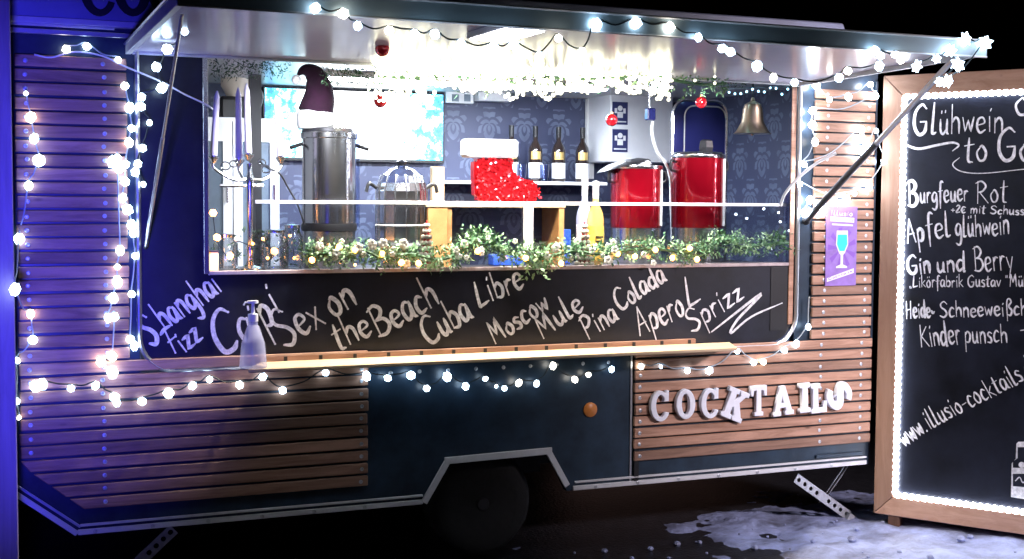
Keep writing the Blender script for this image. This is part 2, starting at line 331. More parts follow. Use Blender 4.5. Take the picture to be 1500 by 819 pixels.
# ================================================================== TRAILER
T = thing('cocktail_trailer', (0, 1, 0), 'dark blue catering trailer clad in horizontal larch slats with its serving hatch open', 'trailer')
XL, XR, YB, ZB, ZT = -2.135, 2.215, 2.0, .345, 2.47
OL, OR = -1.61, 1.71                         # hatch
prism([(XL, 1.0), (OL, 1.0), (OL, ZT), (XL, ZT)], 0, .04, 'wall_panel', 'body', T)
prism([(OR, 1.0), (XR, 1.0), (XR, ZT), (OR, ZT)], 0, .04, 'wall_panel', 'body', T)
prism([(OL, 2.37), (OR, 2.37), (OR, ZT), (OL, ZT)], 0, .04, 'wall_panel', 'body', T)
# lower wall with the chopped corner and the wheel arch
prism([(XL, .999), (XL, .56), (-1.875, ZB), (-.34, ZB), (-.222, .54), (.298, .55), (.40, ZB), (.752, ZB), (.752, .999)], 0, .04, 'wall_panel', 'body', T)
prism([(.758, .999), (.758, ZB), (XR, ZB), (XR, .999)], 0, .04, 'wall_panel', 'body', T)
MB().box((.742, -.006, .36), (.752, -.001, 1.0)).build('door_edge', 'alu', T)
MB().box((.765, -.012, .36), (.790, -.001, 1.0)).build('door_seal', 'black', T)
MB().box((XL+.0, .04, .36), (XL+.04, YB-.04, ZT)).build('end_wall', 'body', T)
MB().box((XR-.04, .04, .36), (XR, YB-.04, ZT)).build('end_wall', 'body', T)
MB().box((XL, YB-.04, .36), (XR, YB, ZT)).build('back_wall', 'body', T)
MB().box((XL+.05, .41, .40), (XR-.05, YB-.05, .46)).build('floor', 'under', T)
# wheel well
for a, b_ in (((-.36, .04, .56), (.42, .40, .60)),): MB().box(a, b_).build('wheel_well', 'under', T)
MB().box((-.38, .401, .36), (.44, .44, .60)).build('wheel_well', 'under', T)
MB().box((XL+.0, 0, ZT), (XR, YB, ZT+.03)).build('roof', 'body', T, bevel=.005)
MB().box((XL+.041, .041, 2.415), (XR-.041, YB-.041, 2.44)).build('ceiling', 'ceil', T)
MB().box((XL+.041, YB-.07, .5), (XR-.041, YB-.041, 2.414)).build('back_lining', 'damask', T)
MB().box((XR-.06, .25, .5), (XR-.041, YB-.071, 2.414)).build('side_lining', 'damask', T)
MB().box((XL+.041, .25, .5), (XL+.06, YB-.071, 2.414)).build('side_lining', 'white', T)
MB().box((XL+.061, .42, .47), (XR-.061, YB-.072, .50)).build('floor', 'counter', T)
# trims
def strip(x0, z0, x1, z1, w_, y=-.006, name='trim', m='alu_paint', th=.006):
    d = Vector((x1-x0, 0, z1-z0)); L_ = d.length; d.normalize(); n = Vector((-d.z, 0, d.x)); 
    return MB().obox(((x0+x1)/2, y, (z0+z1)/2), d*(L_/2), Vector((0, th, 0)), n*(w_/2)).build(name, m, T, bevel=.0015)
for x0, x1 in ((-1.87, -.345), (.43, 2.19)):
    strip(x0, .357, x1, .357, .022); strip(x0+.01, .386, x1, .386, .010)
strip(-2.135, .56, -1.873, .352, .022); strip(-2.12, .585, -1.86, .380, .010, m='sign')
strip(-.340, .352, -.226, .535, .030, y=-.009); strip(-.238, .541, .312, .551, .032, y=-.010); strip(.296, .545, .397, .372, .030, y=-.009)
strip(XL, 2.452, -1.70, 2.452, .012); strip(XL, 2.425, -1.6, 2.425, .020, m='alu')
strip(XR-.012, 1.02, XR-.012, 2.4, .014, m='body')
strip(1.86, .408, 2.16, .408, .018, m='body')
# wheels
def wheel(y, nm='wheel'):
    s_ = 1 if y < 1 else -1
    o = MB().lathe([(.175, 0), (.225, -.004), (.252, .012), (.268, .045), (.268, .125), (.252, .16), (.175, .165)], (.02, y, .28), 40, axis=(0, s_, 0)).build(nm, 'tyre', T)
    MB().lathe([(.02, .05), (.06, .045), (.065, .03), (.12, .026), (.135, .045), (.165, .04), (.178, .006), (.185, .006), (.185, .03)], (.02, y, .28), 36, axis=(0, s_, 0)).build('rim', 'rim', o)
    MB().lathe([(.035, .05), (.036, .002), (.028, -.006), (.0, -.008)], (.02, y, .28), 20, axis=(0, s_, 0)).build('hub_cap', 'rim', o)
    for k in range(4):
        a = math.radians(60+90*k); MB().lathe([(.011, .03), (.011, .008), (.007, .004), (0, .004)], (0.02+.095*math.cos(a), y, .28+.095*math.sin(a)), 6, axis=(0, s_, 0), smooth=False).build('wheel_bolt', 'alu', o)
wheel(.15); wheel(1.87)
MB().tube([(.02, .2, .28), (.02, 1.8, .28)], .03).build('axle', 'under', T)
# orange reflector
c = P(864, 600, 0); MB().lathe([(.036, 0), (.036, .008), (.030, .013), (0, .014)], (c.x, -.001, c.z), 24, axis=(0, -1, 0)).build('reflector', 'orange', T)
# drop-down corner legs with lightening holes
def corner_leg(xa, za, xb, zb, y=.12, w_=.052):
    d = Vector((xb-xa, 0, zb-za)); L_ = d.length; d.normalize(); n = Vector((-d.z, 0, d.x)); O = Vector((xa, y, za)); m = MB(); k = 9; cell = L_/k
    # plate made of cells, each a square ring round a hole (the fifth one solid)
    for i in range(k):
        c0 = O+d*(cell*(i+.5)); N_ = 12; vs = []; fs = []
        for side in (0, .006):
            for q in range(N_):
                a = 2*math.pi*q/N_+math.pi/12; ca, sa = math.cos(a), math.sin(a); s_ = 1/max(abs(ca), abs(sa))
                vs.append(c0+d*(ca*s_*cell/2)+n*(sa*s_*w_/2)+Vector((0, side, 0)))
                vs.append(c0+(d*ca+n*sa)*(.012 if i != 4 else .0005)+Vector((0, side, 0)))
        for q in range(N_):
            r_ = (q+1) % N_; o2 = 2*N_
            fs += [(2*q, 2*r_, 2*r_+1, 2*q+1), (o2+2*q, o2+2*q+1, o2+2*r_+1, o2+2*r_), (2*q+1, 2*r_+1, o2+2*r_+1, o2+2*q+1), (2*q, o2+2*q, o2+2*r_, 2*r_)]
        m.add(vs, fs)
    lg = m.build('corner_leg', 'galv', T)
    MB().obox(O+d*L_+Vector((0, .02, -.01)), d*.03, Vector((0, .05, 0)), n*.02).build('foot', 'galv', lg)
    return lg
a = P(1166, 700, .1); b_ = P(1244, 762, .1)
lg = corner_leg(a.x, a.z, b_.x, max(.04, b_.z), .1)
a = P(1240, 684, .1); b_ = P(1204, 736, .1)
for off in (-.006, .010): MB().obox(((a.x+b_.x)/2+off*1.5, .11, (a.z+b_.z)/2), Vector((b_.x-a.x, 0, b_.z-a.z))/2, Vector((0, .004, 0)), Vector((.005, 0, .004))).build('brace', 'galv', lg)
a = P(255, 775, .12); b_ = P(160, 865, .12); corner_leg(a.x, a.z, b_.x, max(.04, b_.z), .12)
MB().box((-1.95, .3, .42), (-1.85, .34, .46)).build('lamp', 'redlens', T)
# ------------------------------------------------------------------ cladding slats, each its own part, screws as sub-parts
PITCH_ = .05705
def slat_mesh(x0, x1, h=.0465, th=.018, cut=None):
    return MB().box((x0, -th-.004, 0), (x1, -.004, h))
scr = None
def screw(x, z, par):
    global scr
    y = -.0225
    if scr is None:
        scr = MB().lathe([(.0085, 0), (.0095, .0015), (.0065, .0025), (.0050, .0008), (0, .0008)], (x, y, z), 10, axis=(0, -1, 0)).build('screw', 'galv', par)
    else: instance(scr, 'screw', (x, y-.00125, z), par)
def clad(x0, x1, ztop, zbot, screws, skip=None, cutl=None):
    z = ztop; proto = None
    while z-.0465 > zbot:
        zz = z-.0465; a = x0
        if cutl: a = max(x0, cutl(zz))
        jx = random.uniform(-.003, .003)
        if proto is None or a != x0:
            a2 = max(x0, cutl(zz+.0465)) if cutl else a
            pm = MB().add([(a, -.0225, zz), (x1, -.0225, zz), (x1, -.004, zz), (a, -.004, zz), (a2, -.0225, zz+.0465), (x1, -.0225, zz+.0465), (x1, -.004, zz+.0465), (a2, -.004, zz+.0465)], [(0, 3, 2, 1), (4, 5, 6, 7), (0, 1, 5, 4), (1, 2, 6, 5), (2, 3, 7, 6), (3, 0, 4, 7)]).build('slat', 'larch', T, bevel=.003)
            if a == x0 and proto is None: proto = pm
        else:
            pm = instance(proto, 'slat', ((x0+x1)/2+jx, -.01325+random.uniform(-.001, .001), zz+.02325+random.uniform(-.002, .002)), T, (0, random.uniform(-.0012, .0012), 0))
        for sx in screws:
            if sx > a+.015: screw(sx+random.uniform(-.003, .003), zz+.023+random.uniform(-.003, .003), pm)
        z -= PITCH_
ztl = P(100, 102.7, 0).z+PITCH_-.003
s60, s152 = P(48, 200).x, P(152, 200).x
zl = ztl
clad(-2.09, -1.655, ztl, 1.02+.02, (s152, -2.05))
k = 0
while ztl-k*PITCH_-.0465 > 1.04: k += 1
clad(-2.09, P(537, 640).x, ztl-k*PITCH_, .405, (P(152, 680).x, P(527, 640).x, -2.05), cutl=lambda z: max(-2.09, -2.02+(.60-z)*1.22))
ztr = P(1200, 146.4, 0).z+PITCH_-.003
k = 0
while ztr-k*PITCH_-.0465 > 1.02: k += 1
clad(P(1189, 300).x, P(1276, 300).x, ztr, 1.02, (P(1206, 300).x, P(1266, 300).x))
clad(P(927, 600).x, P(1272, 600).x, ztr-k*PITCH_, .43, (P(934, 600).x, P(1197, 600).x, P(1256, 600).x))
for i in range(17):
    x = -1.8+i*.235
    if not -.42 < x < .50: instance(scr, 'rivet', (x, -.0125, .357), T)
for i in range(9): instance(scr, 'rivet', (-.50+i*.14, -.0012, .965), T)
# ------------------------------------------------------------------ chalkboards round the opening
WL, WR, WZ0, WZ1 = -1.318, 1.690, 1.440, 2.36
def arc(cx, cz, r, a0, a1, n=8): return [(cx+r*math.cos(math.radians(a0+(a1-a0)*i/n)), cz+r*math.sin(math.radians(a0+(a1-a0)*i/n))) for i in range(n+1)]
poly = [(-1.60, 2.36), (-1.60, 1.17)]+arc(-1.46, 1.17, .14, 180, 270)[1:]+[(1.56, 1.03)]+arc(1.56, 1.17, .14, 270, 360)[1:]+[(1.70, WZ0), (WL, WZ0), (WL, 2.36)]
CB = prism(poly, .002, .04, 'chalkboard', 'chalkboard', T)
fr = [(-1.612, 2.37), (-1.612, 1.17)]+arc(-1.46, 1.17, .152, 180, 270)[1:]+[(1.56, 1.018)]+arc(1.56, 1.17, .152, 270, 360)[1:]+[(1.712, 2.37)]
MB().tube([(x, -.012, z) for x, z in fr], .011, 8).build('hatch_frame', 'alu', T)
fr2 = [(1.662, 1.10), (1.662, 2.36)]
MB().box((1.668, -.006, 1.12), (1.697, .001, 2.36)).build('door_jamb', 'larch', T, bevel=.002)
MB().box((WL-.022, -.008, WZ0-.01), (WL, .03, 2.36)).build('door_jamb', 'steel', T, bevel=.002)
MB().box((WL, -.010, WZ0-.014), (1.665, .03, WZ0+.002)).build('sill', 'grey_wood', T, bevel=.002)
MB().box((1.56, -.002, 1.09), (1.662, .0015, WZ0-.02)).build('seam_panel', 'black', T)
# counter
MB().box((WL, .031, 1.40), (1.70, .62, 1.43)).build('counter', 'counter', T, bevel=.003)
MB().box((WL, .60, .5), (1.70, .62, 1.399)).build('counter_front', 'counter', T)
# ------------------------------------------------------------------ folding serving shelf
sh = MB(); ya, yb = -.25, -.026
zt = 1.043
sh.add([(-1.205, ya, zt), (1.20, ya, zt), (1.30, yb, zt), (-1.105, yb, zt), (-1.205, ya, zt-.017), (1.20, ya, zt-.017), (1.30, yb, zt-.017), (-1.105, yb, zt-.017)],
       [(0, 1, 2, 3), (7, 6, 5, 4), (0, 4, 5, 1), (1, 5, 6, 2), (2, 6, 7, 3), (3, 7, 4, 0)])
SH = sh.build('serving_shelf', 'pale_wood', T, bevel=.003)
MB().box((-1.08, -.026, zt-.01), (1.10, -.004, zt+.024)).build('hinge_strip', 'larch', SH, bevel=.002)
h0 = MB().box((-1.0, -.031, zt), (-.985, -.026, zt+.02)).build('hinge', 'black', SH)
for i in range(1, 14): instance(h0, 'hinge', (-.9925+i*.158, -.0285, zt+.01), SH)
# ------------------------------------------------------------------ roof sign
zs0, zs1 = P(120, 31, -.01).z, P(1150, 28, -.02).z+.02
xs1 = P(1232, 40, 0.0).x
RS = MB().add([(XL-.03, -.02, zs0), (xs1+.10, -.02, zs0), (xs1, -.02, zs1-.02), (XL-.03, -.02, zs1-.02), (XL-.03, .30, zs0), (xs1+.10, .30, zs0), (xs1, .30, zs1-.02), (XL-.03, .30, zs1-.02)],
              [(0, 1, 2, 3), (5, 4, 7, 6), (1, 5, 6, 2), (4, 0, 3, 7), (3, 2, 6, 7), (4, 5, 1, 0)]).build('roof_sign', 'sign', T, bevel=.006)
MB().box((XL-.03, -.024, zs0-.022), (xs1+.1, .02, zs0-.001)).build('sign_trim', 'alu', RS)
MB().box((XL-.03, -.03, ZT-.012), (-1.4, .0, ZT+.010)).build('gutter', 'alu_paint', RS)
# serif letters (outline glyphs)
def ringpoly(rx, rz, n=28, a0=0, a1=360): return [(rx*math.cos(math.radians(a0+(a1-a0)*i/n)), rz*math.sin(math.radians(a0+(a1-a0)*i/n))) for i in range(n+1)]
def glyph(ch):
    """list of closed outlines (outer first) in a 0.8 x 1 box"""
    if ch == 'O':
        return [[(.42+x, .5+z) for x, z in ringpoly(.42, .52)[:-1]], [(.42+x, .5+z) for x, z in ringpoly(.21, .40)[:-1]]]
    if ch == 'C':
        o = [(.42+x, .5+z) for x, z in ringpoly(.42, .52, 26, 42, 318)]; i_ = [(.44+x, .5+z) for x, z in ringpoly(.24, .41, 26, 322, 38)]
        return [o+[(.76, .22)]+i_[0:]+[(.60, .66), (.78, .66), (.80, 1.0), (.73, 1.0)]]
    if ch == 'T': return [[(.22, 0), (.62, 0), (.62, .10), (.52, .12), (.52, .88), (.68, .86), (.72, .68), (.80, .68), (.80, 1), (.04, 1), (.04, .68), (.12, .68), (.16, .86), (.32, .88), (.32, .12), (.22, .10)]]
    if ch == 'I': return [[(.0, 0), (.44, 0), (.44, .12), (.33, .14), (.33, .86), (.44, .88), (.44, 1), (0, 1), (0, .88), (.11, .86), (.11, .14), (0, .12)]]
    if ch == 'L': return [[(0, 0), (.74, 0), (.76, .36), (.67, .36), (.60, .14), (.33, .14), (.33, .86), (.44, .88), (.44, 1), (0, 1), (0, .88), (.11, .86), (.11, .14), (0, .12)]]
    if ch == 'A': return [[(-.04, 0), (.30, 0), (.30, .11), (.23, .13), (.27, .27), (.55, .27), (.59, .13), (.52, .11), (.52, 0), (.90, 0), (.90, .11), (.82, .13), (.54, 1), (.34, 1), (.06, .13), (-.04, .11)], [(.31, .40), (.51, .40), (.41, .74)]]
    if ch == 'K': return [[(0, 0), (.42, 0), (.42, .12), (.33, .14), (.33, .38), (.40, .46), (.56, .14), (.50, .12), (.50, 0), (.90, 0), (.90, .12), (.82, .14), (.56, .60), (.74, .86), (.86, .88), (.86, 1), (.52, 1), (.52, .88), (.57, .86), (.33, .54), (.33, .86), (.42, .88), (.42, 1), (0, 1), (0, .88), (.11, .86), (.11, .14), (0, .12)]]
    if ch == 'S':
        c = smoothpts([(.66, .80, 0), (.48, .93, 0), (.24, .88, 0), (.17, .71, 0), (.34, .55, 0), (.56, .42, 0), (.62, .24, 0), (.46, .08, 0), (.22, .09, 0), (.08, .24, 0)], 5)
        A_, B_ = [], []
        for i, p in enumerate(c):
            t = (c[min(i+1, len(c)-1)]-c[max(i-1, 0)]).normalized(); n = Vector((-t.y, t.x, 0)); u = i/(len(c)-1); wd = .095+.04*math.sin(math.pi*u)
            A_.append((p+n*wd)[:2]); B_.append((p-n*wd)[:2])
        return [A_+B_[::-1]]
def letter(ch, origin, size, tilt, depth, m, parent, name='letter', bev=.003, wscale=1):
    cu = bpy.data.curves.new(name, 'CURVE'); cu.dimensions = '2D'; cu.fill_mode = 'BOTH'; cu.extrude = depth/2; cu.bevel_depth = bev; cu.bevel_resolution = 1
    for ol in glyph(ch):
        sp = cu.splines.new('POLY'); sp.points.add(len(ol)-1); sp.use_cyclic_u = True
        for q, (x, z) in zip(sp.points, ol): q.co = ((x-.4)*size*wscale, (z-.5)*size, 0, 1)
    tmp = bpy.data.objects.new('tmp', cu); COL.objects.link(tmp)
    me = bpy.data.meshes.new_from_object(tmp.evaluated_get(bpy.context.evaluated_depsgraph_get())); bpy.data.objects.remove(tmp)
    me.materials.clear(); me.materials.append(M[m]); me.name = name
    me.transform(Matrix.Rotation(math.radians(90), 4, 'X'))     # into the x-z plane
    me.transform(Matrix.Rotation(math.radians(-tilt), 4, 'Y'))
    ob = bpy.data.objects.new(name, me); COL.objects.link(ob); place(ob, Vector(origin), parent); return ob
for i, (ch, px) in enumerate(zip('COC', (144, 193, 242))):
    q = P(px, 22, -.03); letter(ch, (q.x, -.027, q.z+.115), .23, 0, .006, 'letterblack', RS, bev=.0008, wscale=.78)
for px in (1152, 1167):
    q = P(px, 43, -.03); MB().box((q.x-.016, -.034, q.z-.012), (q.x+.016, -.021, q.z+.012)).build('clip', 'black', RS)
# COCKTAILS letters on the slats
cs = thing('cocktails_lettering', P(1095, 590, -.04), 'row of white slab-serif letters spelling COCKTAILS screwed to the lower right slats', 'sign')
for ch, px, py, hpx, tilt, ws in (('C', 966, 595, 42, 4, .95), ('O', 1003, 592, 41, 3, .95), ('C', 1039, 591, 41, 3, .95), ('K', 1075, 592, 44, -22, 1), ('T', 1110, 587, 43, 1, .85), ('A', 1145, 587, 42, 4, .95), ('I', 1184, 582, 42, 3, 1.0), ('L', 1199, 583, 42, 3, .9), ('S', 1229, 580, 39, -62, 1.3)):
    q = P(px, py, -.04); sz = hpx/FPX*(q-CAM).dot(_F); letter(ch, (q.x, -.036, q.z), sz, tilt, .020, 'snowflake', cs, wscale=ws*.93)
# ------------------------------------------------------------------ canopy
CY = -1.323
hz = 2.362
canopy = MB().add([(-1.63, -.005, hz), (1.70, -.005, hz+.006), (1.69, CY, 2.400), (-1.64, CY, 2.408), (-1.63, -.005, hz+.03), (1.70, -.005, hz+.036), (1.69, CY, 2.430), (-1.64, CY, 2.438)],
                  [(3, 2, 1, 0), (4, 5, 6, 7), (0, 1, 5, 4), (1, 2, 6, 5), (2, 3, 7, 6), (3, 0, 4, 7)]).build('canopy', 'canopy', T)
def cz(y, x=0): return hz+(2.404-hz)*(y/CY)
MB().add([(-1.66, CY-.02, 2.376), (1.705, CY-.02, 2.374), (1.705, CY, 2.374), (-1.66, CY, 2.376), (-1.66, CY-.02, 2.446), (1.705, CY-.02, 2.440), (1.705, CY, 2.440), (-1.66, CY, 2.446)],
         [(3, 2, 1, 0), (4, 5, 6, 7), (0, 1, 5, 4), (1, 2, 6, 5), (2, 3, 7, 6), (3, 0, 4, 7)]).build('front_rail', mat('rail_teal', (.34, .44, .50), .35), canopy, bevel=.002)
MB().tube([(-1.66, CY-.021, 2.446), (1.705, CY-.021, 2.441)], .0055, 6).build('edge_bead', 'alu_paint', canopy)
MB().tube([(-1.66, CY-.018, 2.375), (1.705, CY-.018, 2.373)], .0045, 6).build('edge_bead', 'alu_paint', canopy)
for x, s_ in ((-1.645, -1), (1.695, 1)):
    MB().add([(x-.012, -.005, hz-.012), (x+.012, -.005, hz-.012), (x+.012, CY, 2.378), (x-.012, CY, 2.378), (x-.012, -.005, hz+.04), (x+.012, -.005, hz+.04), (x+.012, CY, 2.44), (x-.012, CY, 2.44)],
         [(3, 2, 1, 0), (4, 5, 6, 7), (0, 1, 5, 4), (1, 2, 6, 5), (2, 3, 7, 6), (3, 0, 4, 7)]).build('side_rail', 'alu_paint', canopy, bevel=.002)
    MB().tube([(x+s_*.014, -.01, hz+.03), (x+s_*.014, CY, 2.43)], .006, 6).build('edge_bead', 'alu', canopy)
MB().tube([(-1.63, -.012, hz-.006), (1.70, -.012, hz)], .007, 6).build('hinge_rod', 'alu_paint', canopy)
# added glowing panel standing in for a bright reflection on the canopy underside
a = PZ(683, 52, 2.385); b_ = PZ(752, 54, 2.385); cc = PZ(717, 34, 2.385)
cy_ = (a.y+cc.y)/2; lp = MB().box((a.x, min(a.y, cc.y), 2.372), (b_.x, max(a.y, cc.y), cz(cy_)-.0005)).build('reflection_panel_back', 'alu_paint', canopy, bevel=.004)
MB().box((a.x+.012, min(a.y, cc.y)+.012, 2.368), (b_.x-.012, max(a.y, cc.y)-.012, 2.3715)).build('reflection_panel', 'reflection_glow', lp)
# struts
def strut(p0, p1, m, r0=.016, r1=.010):
    p0, p1 = Vector(p0), Vector(p1); mid = p0.lerp(p1, .52)
    s1 = MB().tube([p0, mid], r0, 10).build('gas_strut', m, canopy); MB().tube([mid, p1], r1, 8).build('piston_rod', m if r0 > .02 else 'alu', s1); MB().ball(p0, r0*1.4).build('ball_joint', 'black', s1)
strut((1.75, -.03, 1.66), (1.655, CY+.12, 2.38), mat('strut_dark', (.07, .075, .09), .35, .5), .017, .013)
strut((-1.585, -.03, 1.55), (-1.60, CY+.25, 2.38), 'alu', .008, .006)
# ------------------------------------------------------------------ glass guard on the counter
GY = .045
a = P(374, 297, GY); b_ = P(1166, 300, GY); zg = (a.z+b_.z)/2
gp = MB().box((a.x, GY-.003, 1.44), (b_.x, GY+.003, zg-.006)).build('glass_guard', 'glass', T)
MB().box((a.x, GY-.006, zg-.006), (b_.x, GY+.006, zg+.009)).build('top_rail', mat('guard_rail', (.8, .8, .85), .3, emit=(.8, .8, 1), es=.0), gp, bevel=.001)
a = P(766, 300, GY); b_ = P(779, 366, GY); MB().box((a.x, GY-.016, b_.z), (b_.x, GY-.0065, a.z)).build('bracket', 'white', gp, bevel=.002)
a = P(1150, 275, GY); b_ = P(1172, 328, GY); MB().box((a.x, GY-.02, b_.z), (a.x+.03, GY-.0065, a.z)).build('bracket', 'glass_b', gp, bevel=.002)
# ================================================================== HANDWRITING (stroke font, flat marker ribbons)
G = {
'S': (.62, '.56 .84 .36 1 .12 .86 .14 .64 .42 .44 .52 .2 .3 .0 .02 .1'), 'F': (.6, '.05 .9 .3 1 .62 1|.3 .98 .15 0|.14 .5 .5 .54'), 'C': (.66, '.62 .88 .4 1 .14 .8 .05 .42 .2 .04 .48 .04 .62 .18'),
'B': (.62, '.1 1 .08 0|0 .92 .3 1 .5 .8 .35 .58 .12 .52|.12 .52 .45 .48 .58 .22 .35 0 0 .03'), 'L': (.52, '.14 1 .05 .1 .14 .02 .5 .1'), 'M': (.72, '!.02 0 .12 1 .3 .3 .52 1 .62 0'),
'P': (.58, '.1 1 .06 0|0 .9 .3 1 .52 .76 .32 .5 .08 .5'), 'A': (.62, '.0 0 .3 1|.3 1 .55 0|.1 .35 .5 .38'), 'G': (.68, '.6 .86 .4 1 .1 .75 .05 .3 .25 0 .52 .08 .6 .4|.6 .42 .34 .42'),
'R': (.66, '.12 1 .08 0|0 .92 .3 1 .52 .78 .35 .55 .1 .5|.2 .5 .62 0'), 'K': (.62, '.12 1 .02 0|.55 .9 .12 .48|.12 .48 .6 0'), 'H': (.66, '.12 1 .02 0|.56 1 .46 0|.07 .5 .5 .54'),
'O': (.7, '.35 1 .05 .6 .2 .05 .55 .1 .65 .6 .35 1'), 'T': (.6, '0 .95 .6 1|.3 .98 .25 0'), 'I': (.25, '.1 1 .08 0'),
'a': (.48, '.4 .48 .2 .56 .03 .32 .12 .03 .32 .15 .4 .5|.4 .52 .39 .1 .48 0'), 'b': (.45, '.06 1 .05 .05|.05 .38 .22 .56 .4 .35 .3 .03 .06 .05'), 'c': (.42, '.38 .48 .2 .56 .04 .3 .12 .03 .38 .08'),
'd': (.5, '.4 .48 .2 .56 .03 .3 .15 .02 .37 .18|.44 1 .4 .05 .48 0'), 'e': (.45, '.05 .27 .38 .36 .3 .55 .1 .5 .04 .22 .18 .0 .42 .1'), 'f': (.36, '.4 .95 .24 1 .16 .7 .14 -.3|.0 .52 .34 .56'),
'g': (.48, '.4 .48 .2 .56 .03 .32 .14 .06 .34 .18 .4 .5|.4 .5 .42 -.1 .28 -.38 .03 -.3'), 'h': (.47, '.06 1 .05 0|.05 .35 .22 .55 .38 .42 .4 0'), 'i': (.2, '.08 .55 .1 0|.11 .76 .15 .84'), 'k': (.45, '.06 1 .04 0|.36 .55 .05 .25|.12 .3 .42 0'),
'l': (.28, '.1 1 .05 .12 .12 .0 .24 .04'), 'm': (.68, '.05 .55 .05 0|.05 .38 .2 .55 .32 .42 .32 0|.32 .38 .46 .55 .58 .42 .6 0'), 'n': (.46, '.05 .55 .05 0|.05 .36 .22 .56 .37 .42 .38 0'), 'o': (.44, '.2 .56 .03 .32 .12 .03 .3 .04 .38 .3 .26 .55 .16 .55'),
'p': (.46, '.06 .55 .03 -.4|.05 .4 .22 .58 .4 .42 .3 .08 .07 .08'), 'r': (.36, '.05 .55 .06 0|.06 .34 .18 .54 .34 .52'), 's': (.38, '.34 .5 .16 .57 .06 .42 .28 .24 .26 .03 .02 .05'), 't': (.38, '.2 .9 .14 .1 .3 0|.02 .62 .38 .66'),
'u': (.47, '.05 .55 .06 .15 .18 .0 .35 .2|.37 .55 .36 .08 .44 0'), 'v': (.42, '!.02 .55 .18 0 .38 .55'), 'w': (.58, '!.02 .55 .14 .02 .28 .45 .4 .02 .54 .55'), 'x': (.44, '.02 .55 .4 0|.38 .55 .02 0'), 'y': (.44, '.03 .55 .2 .1|.4 .55 .12 -.35'),
'z': (.44, '!.02 .5 .38 .53 .03 .02 .42 .04'), 'ß': (.52, '.12 -.3 .14 .8 .32 1 .44 .8 .26 .55 .46 .3 .36 .02 .18 .05'), '+': (.4, '.02 .3 .36 .3|.19 .5 .19 .1'), '2': (.4, '.04 .7 .2 .85 .34 .65 .04 .02 .38 .05'), '€': (.48, '.44 .75 .2 .8 .06 .4 .2 .02 .44 .1|0 .5 .34 .5|0 .3 .3 .3'),
'-': (.4, '.04 .3 .34 .32'), '.': (.18, '.05 .02 .08 .05'), '~': (.4, '.02 .35 .12 .2 .3 .28'), '„': (.3, '.04 .1 .1 -.08|.16 .12 .22 -.06'), '"': (.3, '.04 1 .02 .8|.16 1 .14 .8'), ' ': (.28, '')}
for u, base in (('ü', 'u'), ('ö', 'o')): G[u] = (G[base][0], G[base][1]+'|.10 .78 .11 .86|.28 .80 .29 .88')
def ribbon(m, pts, wd, fr, depth, taper=True):
    n = len(pts); vs = []
    for i, p in enumerate(pts):
        t = (pts[min(i+1, n-1)]-pts[max(i-1, 0)]); t = t.normalized() if t.length else Vector((1, 0, 0)); nn = Vector((-t.y, t.x, 0)); u = i/(n-1)
        k = wd*.88*(.80+.28*math.sin(3*u+len(pts)))*(1 if not taper else min(1, .55+4*min(u, 1-u)))
        for q in (p+nn*k/2, p-nn*k/2): vs.append(fr(q.x, q.y, depth))
    m.add(vs, [(2*i, 2*i+1, 2*i+3, 2*i+2) for i in range(n-1)])
    # round ends
    for e, s_ in ((0, -1), (n-1, 1)):
        p = pts[e]; r = wd*.24
        ring = [fr(p.x+r*math.cos(a*math.pi/4), p.y+r*math.sin(a*math.pi/4), depth+.00006) for a in range(8)]; m.add(ring, [tuple(range(8))])
def write(text, p0, p1, cap, wd, plane, parent, name='lettering', slant=0, jit=.03, mate='chalk', up=None):
    """p0, p1: start and end of the baseline in plane coordinates; cap: capital height"""
    p0, p1 = Vector((*p0, 0)), Vector((*p1, 0)); d = p1-p0; L_ = d.length; d.normalize(); u_ = Vector((-d.y, d.x, 0))
    if up: u_ = Vector((*up, 0)).normalized()
    tot = sum(G[c][0] for c in text)+.08*len(text); sx = L_/tot; m = MB(); x = 0; k = 0
    for c in text:
        adv, st = G[c]; jy = random.uniform(-jit, jit); js = random.uniform(.92, 1.08)
        for s_ in st.split('|'):
            if not s_: continue
            sharp = s_[0] == '!'; v = [float(a) for a in s_.lstrip('!').split()]; pts = [p0+d*((x+v[i]+slant*v[i+1])*sx)+u_*((v[i+1]*js+jy)*cap) for i in range(0, len(v), 2)]
            if sharp:
                q = []
                for i in range(len(pts)-1): q += [pts[i].lerp(pts[i+1], j/4) for j in range(4)]
                pts = q+[pts[-1]]
            else: pts = smoothpts(pts, 6)
            if len(pts) == 2: pts = [pts[0], pts[0].lerp(pts[1], .5), pts[1]]
            ribbon(m, pts, wd, plane, .0004*k); k = (k+1) % 9
        x += adv+.08
    return m.build(name, mate, parent)
# plane of the hatch chalkboard: x, z, distance in front
WPL = lambda a, b, d=0: Vector((a, -.0025-d, b))
def wp(px, py): q = P(px, py, -.003); return (q.x, q.z)
def cw(text, a, b, cap, wd=5, **k):
    s_ = .00345; return write(text, wp(*a), wp(*b), cap*s_, wd*s_, WPL, CB, **k)
cw('S', (221, 507), (238, 497), 42, 6); cw('hanghai', (243, 484), (328, 424), 35, 4.8)
cw('F', (252, 519), (272, 506), 30, 5); cw('izz', (270, 516), (300, 495), 30, 5)
cw('C', (320, 520), (356, 508), 54, 7); cw('a', (358, 504), (382, 492), 56, 6); cw('i', (378, 492), (386, 488), 50, 6); cw('p', (390, 482), (408, 472), 56, 6); cw('i', (406, 460), (415, 455), 46, 6)
cw('Sex', (418, 510), (480, 470), 48, 5.5); cw('on', (488, 464), (527, 441), 44, 6)
cw('the', (496, 514), (549, 487), 38, 5); cw('Beach', (556, 494), (647, 442), 42, 5.5)
